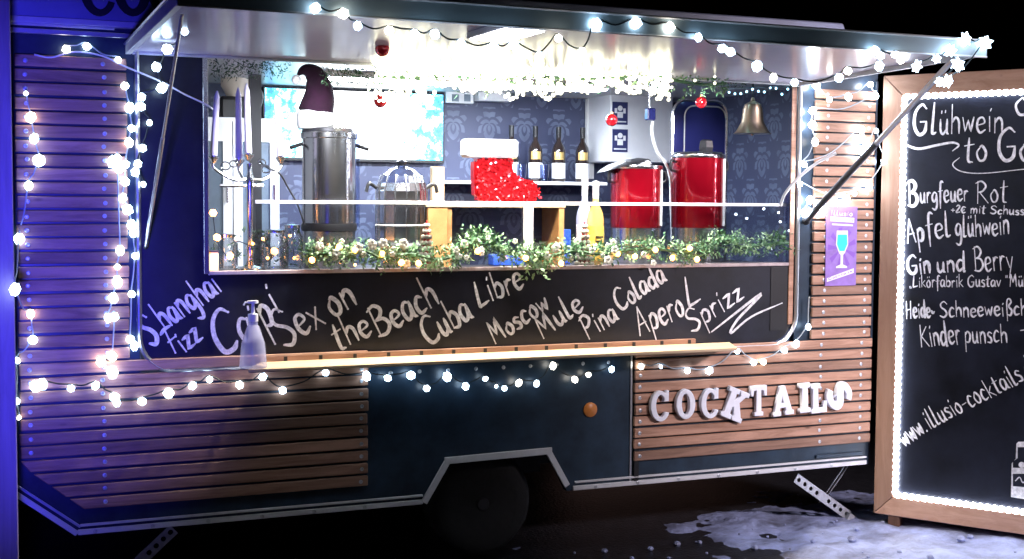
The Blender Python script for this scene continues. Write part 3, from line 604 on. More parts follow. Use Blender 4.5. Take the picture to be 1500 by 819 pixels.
cw('Cuba', (628, 506), (696, 464), 40, 5.5); cw('Libre', (702, 449), (771, 420), 37, 5)
cw('Moscow', (726, 504), (808, 450), 30, 5); cw('Mule', (796, 496), (858, 450), 34, 5)
cw('Pina', (862, 497), (908, 466), 34, 4.8); cw('Colada', (908, 456), (978, 409), 32, 4.8)
cw('Apero', (938, 492), (1006, 460), 42, 5); cw('L', (1008, 448), (1030, 440), 44, 4.5); cw('Sprizz', (1014, 488), (1092, 434), 34, 4.5)
def stroke(pts, wd, plane, parent, mate='chalk', conv=None, name='lettering', k=5):
    m = MB(); q = smoothpts([Vector((*conv(*p), 0)) for p in pts], k) if k > 1 else [Vector((*conv(*p), 0)) for p in pts]
    ribbon(m, q, wd, plane, .004*.9 if plane is WPL else .0036); return m.build(name, mate, parent)
stroke([(1042, 486), (1115, 430), (1080, 468), (1070, 488), (1100, 464), (1145, 444)], .0155, WPL, CB, conv=wp, k=5)
# ================================================================== MENU BOARD
MBD = thing('menu_board', (B0.x, B0.y, 0), 'tall black menu board in a pale wooden frame edged with glowing white LEDs', 'menu board')
UZ = Vector((0, 0, 1))
def bf(u, z, n): return Vector((B0.x, B0.y, 0))+BD*u+UZ*z+BN*n
def bp_(px, py): q = PB(px, py)-B0; return (q.dot(BD), q.z+B0.z)
FR = (Vector((B0.x, B0.y, 0)), BD, UZ, BN)
BW, BZ0, BZ1, FW = 1.22, .085, 2.425, .105
def bprism(poly, n0, n1, name, m, par=MBD, bevel=0): return prism(poly, n0, n1, name, m, par, bevel, FR)
bprism([(FW-.02, BZ0+.02), (BW-FW+.02, BZ0+.02), (BW-FW+.02, BZ1-.02), (FW-.02, BZ1-.02)], -.02, .0, 'blackboard', 'chalkboard')
bprism([(0, BZ0), (FW, BZ0+FW), (FW, BZ1-FW), (0, BZ1)], -.03, .025, 'frame_stile', 'board_wood_v', bevel=.003)
bprism([(BW, BZ0), (BW, BZ1), (BW-FW, BZ1-FW), (BW-FW, BZ0+FW)], -.03, .025, 'frame_stile', 'board_wood_v', bevel=.003)
bprism([(.001, BZ0-.001), (BW-.001, BZ0-.001), (BW-FW, BZ0+FW-.002), (FW, BZ0+FW-.002)], -.03, .025, 'frame_rail', 'board_wood_h', bevel=.003)
bprism([(.001, BZ1+.001), (FW, BZ1-FW+.002), (BW-FW, BZ1-FW+.002), (BW-.001, BZ1+.001)], -.03, .025, 'frame_rail', 'board_wood_h', bevel=.003)
for u in (.08, BW-.14): bprism([(u, 0), (u+.06, 0), (u+.06, BZ0), (u, BZ0)], -.03, .02, 'foot', 'fence_wood')
m = MB(); e0, e1, f0, f1 = FW+.006, BW-FW-.006, BZ0+FW+.005, BZ1-FW-.005
m.tube([bf(e0, f0, .012), bf(e0, f1, .012), bf(e1, f1, .012), bf(e1, f0, .012)], .0085, 6, closed=True)
def run(a, b, n):
    for i in range(n):
        t = (i+.5)/n; m.ball(bf(a[0]+(b[0]-a[0])*t, a[1]+(b[1]-a[1])*t, .013), .0185, 6, 4)
run((e0, f0), (e0, f1), 62); run((e1, f0), (e1, f1), 62); run((e0, f1), (e1, f1), 28); run((e0, f0), (e1, f0), 28)
LS = m.build('led_strip', 'strip', MBD, stuff=True)
BPL = lambda a, b, d=0: bf(a, b, .0015+d)
BB = [o for o in MBD.children if o.name.startswith('blackboard')][0]
def bw_(text, a, b, cap, wd=3.2, **k): 
    s_ = .0038; return write(text, bp_(*a), bp_(*b), cap*s_, wd*s_, BPL, BB, **k)
bw_('G', (1338, 198), (1362, 197), 42, 5); bw_('l', (1364, 197), (1374, 197), 42, 4); bw_('ühwein', (1376, 196), (1473, 193), 38, 3.2)
bst = lambda pts, w_, k=5: stroke(pts, w_, BPL, BB, conv=bp_, k=k)
bst([(1325, 211), (1345, 218), (1372, 213), (1395, 209), (1405, 213), (1396, 221)], .014); bst([(1406, 231), (1396, 241), (1408, 251), (1440, 254), (1500, 248), (1530, 246)], .006)
bw_('to', (1413, 238), (1450, 236), 34, 3.6); bw_('Go', (1462, 237), (1516, 234), 40, 5); bw_('O', (1487, 170), (1512, 168), 22, 4)
bw_('B', (1331, 301), (1347, 300), 34, 5.5); bw_('urgfeuer', (1348, 297), (1420, 294), 26, 3); bw_('Rot', (1430, 298), (1479, 296), 30, 2.6)
bw_('+2€ mit Schuss', (1393, 311), (1502, 315), 11, 2.2); bw_('Ap', (1330, 357), (1357, 353), 33, 4.6); bw_('fel', (1358, 350), (1396, 346), 33, 3.4); bw_('glühwein', (1400, 347), (1481, 343), 30, 3)
bw_('Gin', (1330, 402), (1366, 399), 26, 5); bw_('und', (1373, 399), (1417, 397), 26, 3.6); bw_('Berry', (1428, 398), (1487, 394), 32, 2.8)
bw_('„Likörfabrik Gustav "Müll', (1332, 421), (1512, 419), 16, 2.2); bw_('Heide~', (1328, 466), (1372, 464), 24, 3.4); bw_('Schneeweißchen', (1377, 465), (1530, 461), 22, 2.8)
bw_('Kinder', (1350, 509), (1410, 503), 32, 3.2); bw_('punsch', (1414, 503), (1478, 501), 26, 2.6); bw_('-', (1495, 492), (1508, 491), 24, 3)
bw_('www.', (1326, 655), (1362, 630), 30, 4.6); bw_('illusio-cocktails.de', (1362, 628), (1530, 542), 27, 2.8)
# painted bottle at the lower right of the board
def flatpoly(pts, depth, m, par): 
    v = [bf(*bp_(*p), depth) for p in pts]; return MB().add(v, [tuple(range(len(v)))]).build('painted_bottle', m, par)
bo = [(1481, 728), (1482, 679), (1488, 672), (1489, 650), (1492, 647), (1502, 647), (1504, 650), (1505, 670), (1512, 678), (1512, 733)]
flatpoly(bo, .0022, 'chalk', BB); flatpoly([(1484, 685), (1484, 676), (1491, 671), (1491, 655), (1501, 655), (1503, 672), (1510, 680), (1510, 686)], .0030, 'chalkboard', BB)
flatpoly([(1484, 712), (1484, 694), (1510, 694), (1510, 714)], .0030, 'chalkboard', BB); bst([(1488, 704), (1494, 699), (1499, 707), (1506, 700)], .012)
v = [bf(bp_(1497, 681)[0]+.016*math.cos(a*.52), bp_(1497, 681)[1]+.016*math.sin(a*.52), .0037) for a in range(12)]; MB().add(v, [tuple(range(12))]).build('painted_bottle', 'chalk', BB)
# ================================================================== POSTER on the right slats
a = P(1211, 303, -.03); b_ = P(1256, 303, -.03); c = P(1211, 419, -.03); x0, x1, z1, z0 = a.x, b_.x, a.z, c.z
PO = MB().box((x0, -.030, z0), (x1, -.026, z1)).build('cocktail_poster', 'purple'); tag(PO, 'narrow purple poster of a tall glass of turquoise drink on the right slats', 'poster')
pw, ph = x1-x0, z1-z0
def pf(u, v, d): return Vector((x0+u*pw, -.0302-d, z0+v*ph))
def ppoly(pts, d, m, nm='print'): return MB().add([pf(u, v, d) for u, v in pts], [tuple(range(len(pts)))]).build(nm, m, PO)
for k in range(9):
    a0 = k*40+10; ppoly([(.52, .48)]+[(.52+.46*math.cos(math.radians(t)), .48+.26*math.sin(math.radians(t))) for t in (a0, a0+16)], .0004, 'purple_d')
ppoly([(.12, .88), (.9, .86), (.9, .80), (.12, .82)], .0008, 'label_w'); ppoly([(.18, .79), (.86, .775), (.86, .755), (.18, .77)], .0008, 'label_w')
ppoly([(.34, .70), (.70, .70), (.72, .52), (.62, .42), (.56, .39), (.56, .27), (.70, .245), (.70, .225), (.34, .225), (.34, .245), (.48, .27), (.48, .39), (.42, .42), (.32, .52)], .0008, 'label_w')
ppoly([(.37, .65), (.67, .65), (.69, .53), (.60, .44), (.44, .44), (.35, .53)], .0013, 'cyan')
ppoly([(.05, .10), (.92, .22), (.92, .16), (.05, .05)], .0012, 'label_w')
PPL = lambda a_, b2, d=0: Vector((a_, -.0316-d*.3, b2))
write('Illusio', (x0+.14*pw, z0+.895*ph), (x0+.86*pw, z0+.885*ph), .024, .005, PPL, PO, mate='label_w')
write('COCKTAILS', (x0+.14*pw, z0+.83*ph), (x0+.88*pw, z0+.815*ph), .014, .003, PPL, PO, mate='purple_d')
write('Cocktails', (x0+.1*pw, z0+.075*ph), (x0+.88*pw, z0+.175*ph), .012, .003, PPL, PO, mate='purple_d')
# ================================================================== INTERIOR (back wall at y 1.93)
def rect(px0, py0, px1, py1, Y): 
    a = P(px0, py0, Y); b2 = P(px1, py1, Y); return min(a.x, b2.x), max(a.x, b2.x), min(a.z, b2.z), max(a.z, b2.z)
# ceiling lamp
cl = thing('ceiling_lamp', (.2, 1.0, 2.41), 'long white LED lamp glaring on the trailer ceiling above the bar', 'lamp')
MB().box((-.55, .92, 2.385), (1.1, 1.08, 2.414)).build('housing', 'white', cl, bevel=.003); MB().box((-.53, .935, 2.378), (1.08, 1.065, 2.3845)).build('diffuser', 'ceil_lamp', cl)
# wall screen
x0, x1, z0, z1 = rect(385, 110, 651, 240, 1.88); z1 = min(z1, 2.405)
ws = thing('wall_screen', ((x0+x1)/2, 1.88, z0), 'large glaring wall screen showing a snowy blue-white picture behind the steel urn', 'screen')
MB().box((x0, 1.88, z0), (x1, 1.92, z1)).build('casing', 'black', ws, bevel=.004); MB().box((x0+.012, 1.876, z0+.02), (x1-.012, 1.8795, z1-.01)).build('display', 'screen', ws)
# white cabinet
x0, x1, z0, z1 = rect(300, 170, 413, 420, 1.45)
cb = thing('wall_cabinet', (x0, 1.4, z0), 'white cabinet with grey glass doors behind the candelabra', 'cabinet')
MB().box((x0-.3, 1.5, z0), (x1, 1.85, z1)).build('body', 'white', cb, bevel=.004)
for i in range(2):
    xa = x0-.10+i*(x1-x0+.10)/2; xb = xa+(x1-x0+.10)/2-.006; dz0, dz1 = z0+.02, z1-.02
    d_ = MB(); 
    for q in (((xa, 1.478, dz0), (xb, 1.498, dz0+.05)), ((xa, 1.478, dz1-.11), (xb, 1.498, dz1)), ((xa, 1.478, dz0+.051), (xa+.05, 1.498, dz1-.111)), ((xb-.05, 1.478, dz0+.051), (xb, 1.498, dz1-.111))): d_.box(*q)
    dd = d_.build('door', 'white', cb); MB().box((xa+.051, 1.486, dz0+.051), (xb-.051, 1.492, dz1-.111)).build('pane', 'greyglass', dd)
    MB().tube([(xb-.03, 1.47, (z0+z1)/2), (xb-.03, 1.47, (z0+z1)/2+.1)], .005).build('handle', 'chrome', dd)
# black hood lantern on top of the cabinet
x0, x1, z0, z1 = rect(312, 92, 380, 186, 1.6); z1 = min(z1, 2.40)
ln = thing('coffee_grinder', ((x0+x1)/2, 1.6, z0), 'black coffee grinder with a cream hopper on top of the white cabinet', 'grinder'); cxx = (x0+x1)/2
MB().box((x0+.02, 1.53, z0), (x1-.02, 1.70, z0+.16)).build('body', 'black', ln, bevel=.02); MB().lathe([(.05, .16), (.085, .22), (.085, .27), (.05, .285)], (cxx, 1.6, z0), 16).build('hopper', 'cream', ln)
MB().tube(smoothpts([(x1-.04, 1.56, z0+.02), (x1, 1.55, z0+.18), (cxx+.03, 1.55, z0+.22)]), .012).build('arm', 'black', ln)
x0, x1, z0, z1 = rect(366, 90, 383, 190, 1.3)
MB().box((x0, 1.30, .51), (x1, 1.34, 2.414)).build('partition_post', 'black', T)
# wallpaper panel border & items
x0, x1, z0, z1 = rect(650, 128, 872, 143, 1.88)
m = MB(); n_ = 26
vs = []; fs = []
for i in range(n_*4+1):
    t = i/(n_*4); x = x0+(x1-x0)*t; vs += [(x, 1.921, z1+.05), (x, 1.921, z0-.006*abs(math.sin(math.pi*t*n_)))]
m.add(vs, [(2*i, 2*i+1, 2*i+3, 2*i+2) for i in range(n_*4)]); bt = m.build('scalloped_border', 'tan', None); tag(bt, 'tan scalloped paper border across the top of the dark wallpaper', 'border')
x0, x1, z0, z1 = rect(862, 140, 872, 262, 1.88); MB().box((x0, 1.90, z0), (x1, 1.925, 2.41)).build('corner_post', 'ceil', T)
# white panel with stickers
x0, x1, z0, z1 = rect(873, 138, 962, 240, 1.80)
fg = thing('white_fridge', (x0, 1.6, z0), 'white fridge front bearing two navy stickers behind the red urns', 'fridge'); MB().box((x0, 1.60, z0), (x1, 1.925, z1+.02)).build('body', 'white', fg, bevel=.006)
for k, (p_, q_) in enumerate(((149, 183), (189, 223))):
    a0, a1, c0, c1 = rect(897, p_, 919, q_, 1.6); s_ = MB().box((a0, 1.597, c0), (a1, 1.5995, c1)).build('sticker', 'navy', fg); xm = (a0+a1)/2; w2 = (a1-a0)
    m = MB(); m.lathe([(w2*.16, 0), (w2*.16, .0012)], (xm, 1.5968, c0+(c1-c0)*.72), 12, axis=(0, -1, 0)); m.box((xm-w2*.18, 1.5955, c0+(c1-c0)*.30), (xm+w2*.18, 1.5968, c0+(c1-c0)*.56)); m.box((xm-w2*.36, 1.5955, c0+(c1-c0)*.50), (xm-w2*.2, 1.5968, c0+(c1-c0)*.72)); m.box((xm+w2*.2, 1.5955, c0+(c1-c0)*.50), (xm+w2*.36, 1.5968, c0+(c1-c0)*.72)); m.box((xm-w2*.4, 1.5955, c0+(c1-c0)*.10), (xm+w2*.4, 1.5968, c0+(c1-c0)*.16))
    m.build('print', 'label_w', s_)
# picture frame and plant box high on the wall
x0, x1, z0, z1 = rect(654, 128, 694, 152, 1.86)
pf_ = thing('photo_frame', (x0, 1.86, z0), 'small white frame holding two dark photos above the wallpaper', 'photo frame'); MB().box((x0, 1.86, z0), (x1, 1.90, z1)).build('frame', 'white', pf_, bevel=.004)
for a0, a1 in ((662, 672), (680, 689)): e = rect(a0, 138, a1, 149, 1.86); MB().box((e[0], 1.856, e[2]), (e[1], 1.8595, e[3])).build('photo', 'greyglass', pf_)
x0, x1, z0, z1 = rect(696, 128, 744, 150, 1.86)
px_ = thing('planter_box', (x0, 1.8, z0), 'white box of green leaves standing right of the small photo frame', 'planter'); MB().box((x0, 1.80, z0), (x1, 1.88, z0+.07)).build('box', 'white', px_, bevel=.003)
def leafcloud(m, n, fn, size, rnd=random):
    for _ in range(n):
        p = Vector(fn()); d = Vector((rnd.gauss(0, 1), rnd.gauss(0, 1), rnd.gauss(0, 1))).normalized(); u = d.orthogonal().normalized(); L_ = size*rnd.uniform(.6, 1.4); w2 = L_*.30; tip = d.cross(u)*L_*.18
        m.add([p, p+d*L_*.5+u*w2+tip, p+d*L_, p+d*L_*.5-u*w2+tip], [(0, 1, 2, 3)])
m = MB(); leafcloud(m, 90, lambda: (random.uniform(x0, x1), random.uniform(1.80, 1.88), z0+random.uniform(.06, .14)), .045); m.build('leaves', 'leaf', px_, stuff=True)
# bottle shelf
x0, x1, z0, z1 = rect(652, 264, 890, 272, 1.66)
MB().box((x0, 1.66, z0), (x1, 1.925, z1)).build('bar_shelf', 'white', T, bevel=.003); shelf_z = z1
MB().box((x0+.02, 1.75, 1.45), (x1-.1, 1.90, z0-.10)).build('lower_cabinet', 'black', T, bevel=.004)
def bottle(px, Y, zb, ztop, r, gm, label, neck, labm='label_w', emb=True, grp=None):
    c = P(px, 250, Y); H_ = ztop-zb; b2 = thing('liquor_bottle', (c.x, Y, zb), label, 'bottle', grp)
    MB().lathe([(r*.9, 0), (r, .01), (r, H_*.55), (r*.85, H_*.63), (r*.36, H_*.74), (r*.30, H_*.97), (r*.3, H_)], (c.x, Y, zb), 18).build('glass_body', gm, b2)
    MB().lathe([(r*.36, H_*.80), (r*.38, H_*1.0), (0, H_*1.01)], (c.x, Y, zb), 12).build('cap', neck, b2)
    # label curved on the body
    def lab(z0_, z1_, m_, span=75):
        vs = []; n2 = 8
        for i in range(n2+1):
            a = math.radians(-90-20-span/1+2*span*i/n2+0); vs += [(c.x+(r+.0012)*math.cos(a), Y+(r+.0012)*math.sin(a), z0_), (c.x+(r+.0012)*math.cos(a), Y+(r+.0012)*math.sin(a), z1_)]
        MB().add(vs, [(2*i, 2*i+2, 2*i+3, 2*i+1) for i in range(n2)], True).build('label', m_, b2)
    lab(zb+H_*.06, zb+H_*(.34 if emb else .47), labm)
    if labm == 'yellow':
        for k_ in range(3): MB().box((c.x-r*.5, Y-r-.0035, zb+H_*(.33-.05*k_)), (c.x+r*(.45-.15*k_), Y-r-.0015, zb+H_*(.352-.05*k_))).build('print', 'bottle_d', b2)
    if emb: lab(zb+H_*.40, zb+H_*.54, 'gold', 40)
    return b2
zt_b = P(783, 185, 1.75).z
for px, lb in ((749, 'dark liquor bottle half hidden behind the white stocking cuff'), (784, 'first dark liquor bottle clear of the red stocking on the back shelf'), (818, 'dark liquor bottle third from left on the back shelf'), (853, 'dark liquor bottle at the right end of the back shelf row')):
    bottle(px, 1.75, shelf_z+.001, zt_b, .044, 'bottle_d', lb, 'black', grp='dark bottles on the back shelf')
for px, lb in ((764, 'clear straight glass beside the stocking on the back shelf'), (797, 'clear straight glass between the dark bottles on the back shelf')):
    c = P(px, 250, 1.70); g_ = MB().lathe([(.026, 0), (.033, .105), (.031, .105), (.024, .006), (0, .006)], (c.x, 1.70, shelf_z+.001), 16).build('drinking_glass', 'glass_b'); tag(g_, lb, 'glass', 'glasses on the back shelf')
CZ = 1.4305
# ---- large steel urn with a santa hat
def s_at(Y, px=700): return (P(px+1, 300, Y)-P(px, 300, Y)).length
c = P(482, 300, .38); R_ = 39*s_at(.38, 482); zt_ = P(482, 190, .38).z
ur = thing('steel_urn', (c.x, .38, CZ), 'tall polished steel drink urn wearing a santa hat', 'urn'); zb_ = P(482, 332, .38).z
MB().lathe([(R_*.93, 0), (R_*.96, .01), (R_*.96, zb_-CZ-.02)], (c.x, .38, CZ), 40).build('base', 'steel', ur)
MB().lathe([(R_*1.0, zb_-CZ-.019), (R_*1.02, zb_-CZ), (R_*1.0, zb_-CZ+.016)], (c.x, .38, CZ), 40).build('band', 'black', ur)
MB().lathe([(R_*.97, zb_-CZ+.017), (R_*.97, zt_-CZ-.045), (R_*1.03, zt_-CZ-.04), (R_*1.03, zt_-CZ-.018), (R_*.98, zt_-CZ-.012)], (c.x, .38, CZ), 48).build('tank', 'chrome', ur)
MB().lathe([(R_*1.0, zt_-CZ-.0115), (R_*.95, zt_-CZ+.004), (R_*.5, zt_-CZ+.016), (0, zt_-CZ+.018)], (c.x, .38, CZ), 40).build('lid', 'steel', ur)
for s_ in (-1, 1):
    x = c.x+s_*R_; z = P(482, 218, .38).z; MB().tube(smoothpts([(x, .38, z+.02), (x+s_*.03, .37, z+.01), (x+s_*.06, .36, z)]), .009).build('handle', 'black', ur)
MB().tube([(c.x+R_*1.04, .36, zb_), (c.x+R_*1.04, .36, zt_-.01)], .010).build('sight_tube', 'glass_b', ur)
m = MB().tube([(c.x+.02, .38-R_, 1.53), (c.x+.02, .38-R_-.05, 1.53), (c.x+.02, .38-R_-.055, 1.50)], .012); m.build('tap', 'chrome', ur)
hat = thing('santa_hat', (c.x-.03, .38, zt_+.015), 'dark red santa hat with a white brim on the steel urn', 'hat'); hb = P(462, 190, .38); rb = 25*s_at(.38, 482)
MB().lathe([(rb*.98, 0), (rb*1.06, .02), (rb*1.06, .07), (rb*.9, .085), (rb*.5, .087)], (hb.x, .38, zt_+.002), 24).build('brim', 'fur', hat)
Q = lambda px, py: P(px, py, .38)
MB().tube(smoothpts([Q(462, 166), Q(467, 145), Q(467, 128), Q(462, 112), Q(452, 104), Q(443, 104), Q(436, 110)], 5), [rb*(1-.93*(i/30)**1.2) for i in range(31)], 20).build('cone', 'hatfab', hat)
MB().ball(Q(434, 117), .024).build('pompom', 'fur', hat)
# ---- faceted percolator
c = P(588, 300, .34); R_ = 36*s_at(.34, 588); zt_ = P(588, 243, .34).z; H_ = zt_-CZ
pc = thing('glass_dispenser', (c.x, .34, CZ), 'faceted clear drink dispenser with a domed lid left of the wooden crate', 'dispenser')
MB().lathe([(R_*.95, 0), (R_, .01), (R_, H_*.22), (R_*.9, H_*.25)], (c.x, .34, CZ), 12, smooth=False).build('base', 'steel', pc)
MB().lathe([(R_*.9, H_*.251), (R_*.97, H_*.27), (R_*.97, H_*.75), (R_*.9, H_*.83)], (c.x, .34, CZ), 12, smooth=False).build('vessel', 'chrome', pc)
MB().lathe([(R_*.92, H_*.831), (R_*.8, H_*.90), (R_*.45, H_*.97), (R_*.15, H_), (0, H_)], (c.x, .34, CZ), 12, smooth=False).build('lid', 'glass_b', pc)
MB().lathe([(.02, H_+.001), (.028, H_+.02), (.01, H_+.032), (0, H_+.032)], (c.x, .34, CZ), 12).build('knob', 'black', pc)
for q_ in range(14):
    a_ = 2*math.pi*q_/14+.1; MB().tube([(c.x+R_*.985*math.cos(a_), .34+R_*.985*math.sin(a_), CZ+H_*.26), (c.x+R_*.985*math.cos(a_), .34+R_*.985*math.sin(a_), CZ+H_*.76), (c.x+R_*.78*math.cos(a_), .34+R_*.78*math.sin(a_), CZ+H_*.91)], .0034, 6).build('rib', 'chrome', pc)
for fz in (.40, .62): MB().lathe([(R_*.99, H_*fz), (R_*1.03, H_*fz+.006), (R_*.99, H_*fz+.012)], (c.x, .34, CZ), 24).build('ring', 'alu_paint', pc)
for s_ in (-1, 1): x = c.x+s_*R_; z = CZ+H_*.78; MB().tube(smoothpts([(x, .34, z), (x+s_*.04, .33, z+.02), (x+s_*.055, .33, z-.02)]), .009).build('handle', 'black', pc)
# ---- wooden crate
x0, x1, z0, z1 = rect(627, 299, 826, 384, .24)
cr = thing('wooden_crate', (x0, .24, CZ), 'open orange wooden crate frame under the red stocking', 'crate'); zt_c = z1
MB().box((x0, .24, CZ), (x0+.10, .262, zt_c-.016)).build('slat', 'crate_wood', cr, bevel=.002); MB().box((x0+.101, .245, CZ), (x0+.125, .45, zt_c-.016)).build('slat', 'crate_wood', cr, bevel=.002)
MB().box((x1-.03, .24, CZ), (x1, .45, zt_c-.016)).build('slat', 'crate_wood', cr, bevel=.002); MB().box((x0-.01, .235, zt_c-.015), (x1+.005, .47, zt_c)).build('top_board', 'pale_wood', cr, bevel=.002)
MB().box((x0+.126, .44, CZ), (x1-.031, .452, zt_c-.017)).build('back_board', 'damask', cr)
q = rect(633, 244, 651, 298, .40); MB().box((q[0], .40, zt_c+.001), (q[1], .43, q[3])).build('post', 'pale_wood', cr, bevel=.002)
q = rect(722, 336, 770, 352, .32); bx = MB().box((q[0], .31, q[2]), (q[1], .38, q[3])).build('blue_box', 'blueplast', None, bevel=.004); tag(bx, 'flat blue box lying inside the wooden crate', 'box'); bx.location.z = CZ+.06
bx.location.z = CZ+(q[3]-q[2])/2+.001
q = rect(820, 336, 834, 362, .38); bt2 = MB().box((q[0], .36, CZ), (q[1], .44, q[3])).build('blue_carton', 'blueplast', None, bevel=.004); tag(bt2, 'small blue carton right of the wooden crate', 'carton')
# ---- christmas stocking: boot outline, rounded
st = thing('christmas_stocking', tuple(P(735, 297, .33)), 'red sequinned christmas stocking with a white cuff standing on the crate', 'stocking')
SQ = lambda px, py, Y=.33: P(px, py, Y)
ol = [(693, 232), (693, 262), (695, 290), (702, 296), (740, 297), (776, 297), (788, 290), (788, 276), (778, 264), (762, 262), (752, 256), (748, 244), (747, 232)]
v2 = [(SQ(*p).x, SQ(*p).z) for p in ol]; v2 = [(x, max(z, zt_c+.002)) for x, z in v2]
bt = prism(v2, .30, .38, 'boot', 'redsq', st, bevel=.018)
m = MB(); rnd = random.Random(3); cx_ = [p[0] for p in v2]; cz_ = [p[1] for p in v2]
def inside(x, z):
    r = False; j = len(v2)-1
    for i in range(len(v2)):
        if (v2[i][1] > z) != (v2[j][1] > z) and x < (v2[j][0]-v2[i][0])*(z-v2[i][1])/(v2[j][1]-v2[i][1])+v2[i][0]: r = not r
        j = i
    return r
cnt = 0
while cnt < 420:
    x, z = rnd.uniform(min(cx_), max(cx_)), rnd.uniform(min(cz_), max(cz_))
    if not inside(x, z): continue
    cnt += 1; n_ = Vector((rnd.uniform(-.7, .7), -1, rnd.uniform(-.5, .9))).normalized(); u = n_.orthogonal().normalized(); v_ = n_.cross(u); r = .0065; c0 = Vector((x, .296-rnd.uniform(0, .004), z))
    m.add([c0+u*r*math.cos(a*1.047)+v_*r*math.sin(a*1.047) for a in range(6)], [tuple(range(6))])
m.build('sequins', 'redsq', st, stuff=True)
q = rect(680, 203, 755, 232, .33); MB().box((q[0], .285, q[2]), (q[1], .395, q[3])).build('cuff', 'fur', st, bevel=.012)
M['cloudy'] = mat('cloudy_plastic', (.60, .62, .85), .22, alpha=.45)
# ---- two bottles right of the crate
for px, Y, py, lb, lm, gm in ((857, .30, 262, 'clear bottle with a white pourer right of the crate', 'label_w', 'cloudy'), (873, .24, 266, 'glass bottle with a yellow label beside the red urn', 'yellow', 'amber')):
    bottle(px, Y, CZ, P(px, py, Y).z, .043, gm, lb, 'white', lm, False).children[0]
x_ = [o for o in bpy.data.objects if o.name.startswith('label')][-1]
# ---- red mulled wine urns
def red_urn(px, hw, ptop, pbot, Y, lb, lid_open):
    c = P(px, 300, Y); R_ = hw*s_at(Y, px); zt_ = P(px, ptop, Y).z; zb_ = P(px, pbot, Y).z
    u = thing('mulled_wine_urn', (c.x, Y, CZ), lb, 'urn', 'red mulled wine urns')
    MB().lathe([(R_*.96, 0), (R_*.98, .01), (R_*.98, zb_-CZ-.002)], (c.x, Y, CZ), 40).build('base', 'chrome', u)
    MB().lathe([(R_*.99, zb_-CZ-.001), (R_, zb_-CZ+.004), (R_, zt_-CZ)], (c.x, Y, CZ), 48).build('tank', 'red', u)
    MB().lathe([(R_*1.02, zt_-CZ+.001), (R_*1.04, zt_-CZ+.008), (R_*1.02, zt_-CZ+.018), (R_*.9, zt_-CZ+.02)], (c.x, Y, CZ), 40).build('rim', 'chrome', u)
    MB().box((c.x+R_*.60, Y-R_*.86, zb_+.01), (c.x+R_*.68, Y-R_*.78, zt_-.004)).build('sight_tube', 'alu_paint', u)
    for s_ in (-1, 1): x = c.x+s_*R_; z = zt_-.02; MB().tube(smoothpts([(x, Y, z), (x+s_*.03, Y-.01, z+.005), (x+s_*.035, Y-.01, z-.04), (x, Y, z-.05)]), .007).build('handle', 'black', u)
    MB().tube([(c.x-.01, Y-R_, CZ+.07), (c.x-.01, Y-R_-.045, CZ+.07), (c.x-.01, Y-R_-.05, CZ+.04)], .010).build('tap', 'black', u)
    return u, c, R_, zt_
u1, c1, r1, z1_ = red_urn(932, 33, 248, 333, .40, 'left red drink urn with its black lid tipped back', 1)
MB().lathe([(r1*1.1, 0), (r1*1.0, .012), (r1*.6, .030), (0, .036)], (c1.x-.055, .44, z1_+.012), 32, axis=(-.22, .10, 1)).build('lid', 'black', u1)
MB().lathe([(r1*.55, 0), (r1*.45, .02), (0, .026)], (c1.x-.01, .37, z1_+.021), 24, axis=(-.1, 0, 1)).build('lid_dome', 'alu_paint', u1)
u2, c2, r2, z2_ = red_urn(1022, 33, 232, 333, .36, 'right red drink urn standing below the arched tray', 0)
MB().lathe([(r2*1.0, 0), (r2*.9, .010), (r2*.4, .016), (0, .018)], (c2.x, .36, z2_+.0205), 32).build('lid', 'chrome', u2)
kn = P(1025, 232, .36); m = MB().lathe([(.038, 0), (.042, .02), (.036, .055), (.022, .062), (0, .063)], (c2.x+.01, .30, z2_+.035), 6, smooth=False); m.build('knob', 'black', u2)
# arched tray behind
x0, x1, z0, z1 = rect(986, 146, 1062, 330, .62)
tr = thing('arched_tray', ((x0+x1)/2, .62, CZ), 'dark arched metal tray with a silver rim upright behind the right red urn', 'tray')
def arch(x0, x1, z0, z1, r, n=8): return [(x0, z0), (x1, z0)]+[(x1-r+r*math.cos(math.radians(a*90/n)), z1-r+r*math.sin(math.radians(a*90/n))) for a in range(n+1)]+[(x0+r+r*math.cos(math.radians(90+a*90/n)), z1-r+r*math.sin(math.radians(90+a*90/n))) for a in range(n+1)]
ap = arch(x0, x1, CZ, z1, .08)
M['navy_gloss'] = mat('navy_gloss', (.035, .04, .20), .18, .35, coat=1)
prism(ap, .62, .64, 'plate', 'navy_gloss', tr, bevel=.002); MB().tube([(x, .618, z) for x, z in ap[1:]+[ap[0]]], .009, 8).build('rim', 'chrome', tr)
ap = arch(x0+.07, x1-.012, CZ, z1-.03, .06); MB().tube([(x, .612, z) for x, z in ap[2:]+[ap[0]]], .004, 6).build('inner_rim', 'alu_paint', tr)
# hose
h = MB().tube(smoothpts([P(956, 178, .5), P(955, 195, .5), P(962, 222, .5), P(975, 240, .5), P(982, 262, .5), P(983, 300, .5), P(985, 340, .5), P(986, 398, .5)], 6), .009, 8).build('drain_hose', 'white'); tag(h, 'thin white hose hanging down between the two red urns', 'hose')
q = P(955, 168, .5); sp = MB().box((q.x-.03, .49, q.z-.03), (q.x+.02, .53, q.z+.035)).build('wall_tap', 'navy_gloss', None, bevel=.006); tag(sp, 'small blue tap block above the white hose', 'tap')
MB().tube([(q.x-.01, .51, q.z+.03), (q.x-.01, .51, 2.414)], .004).build('stem', 'alu', sp)
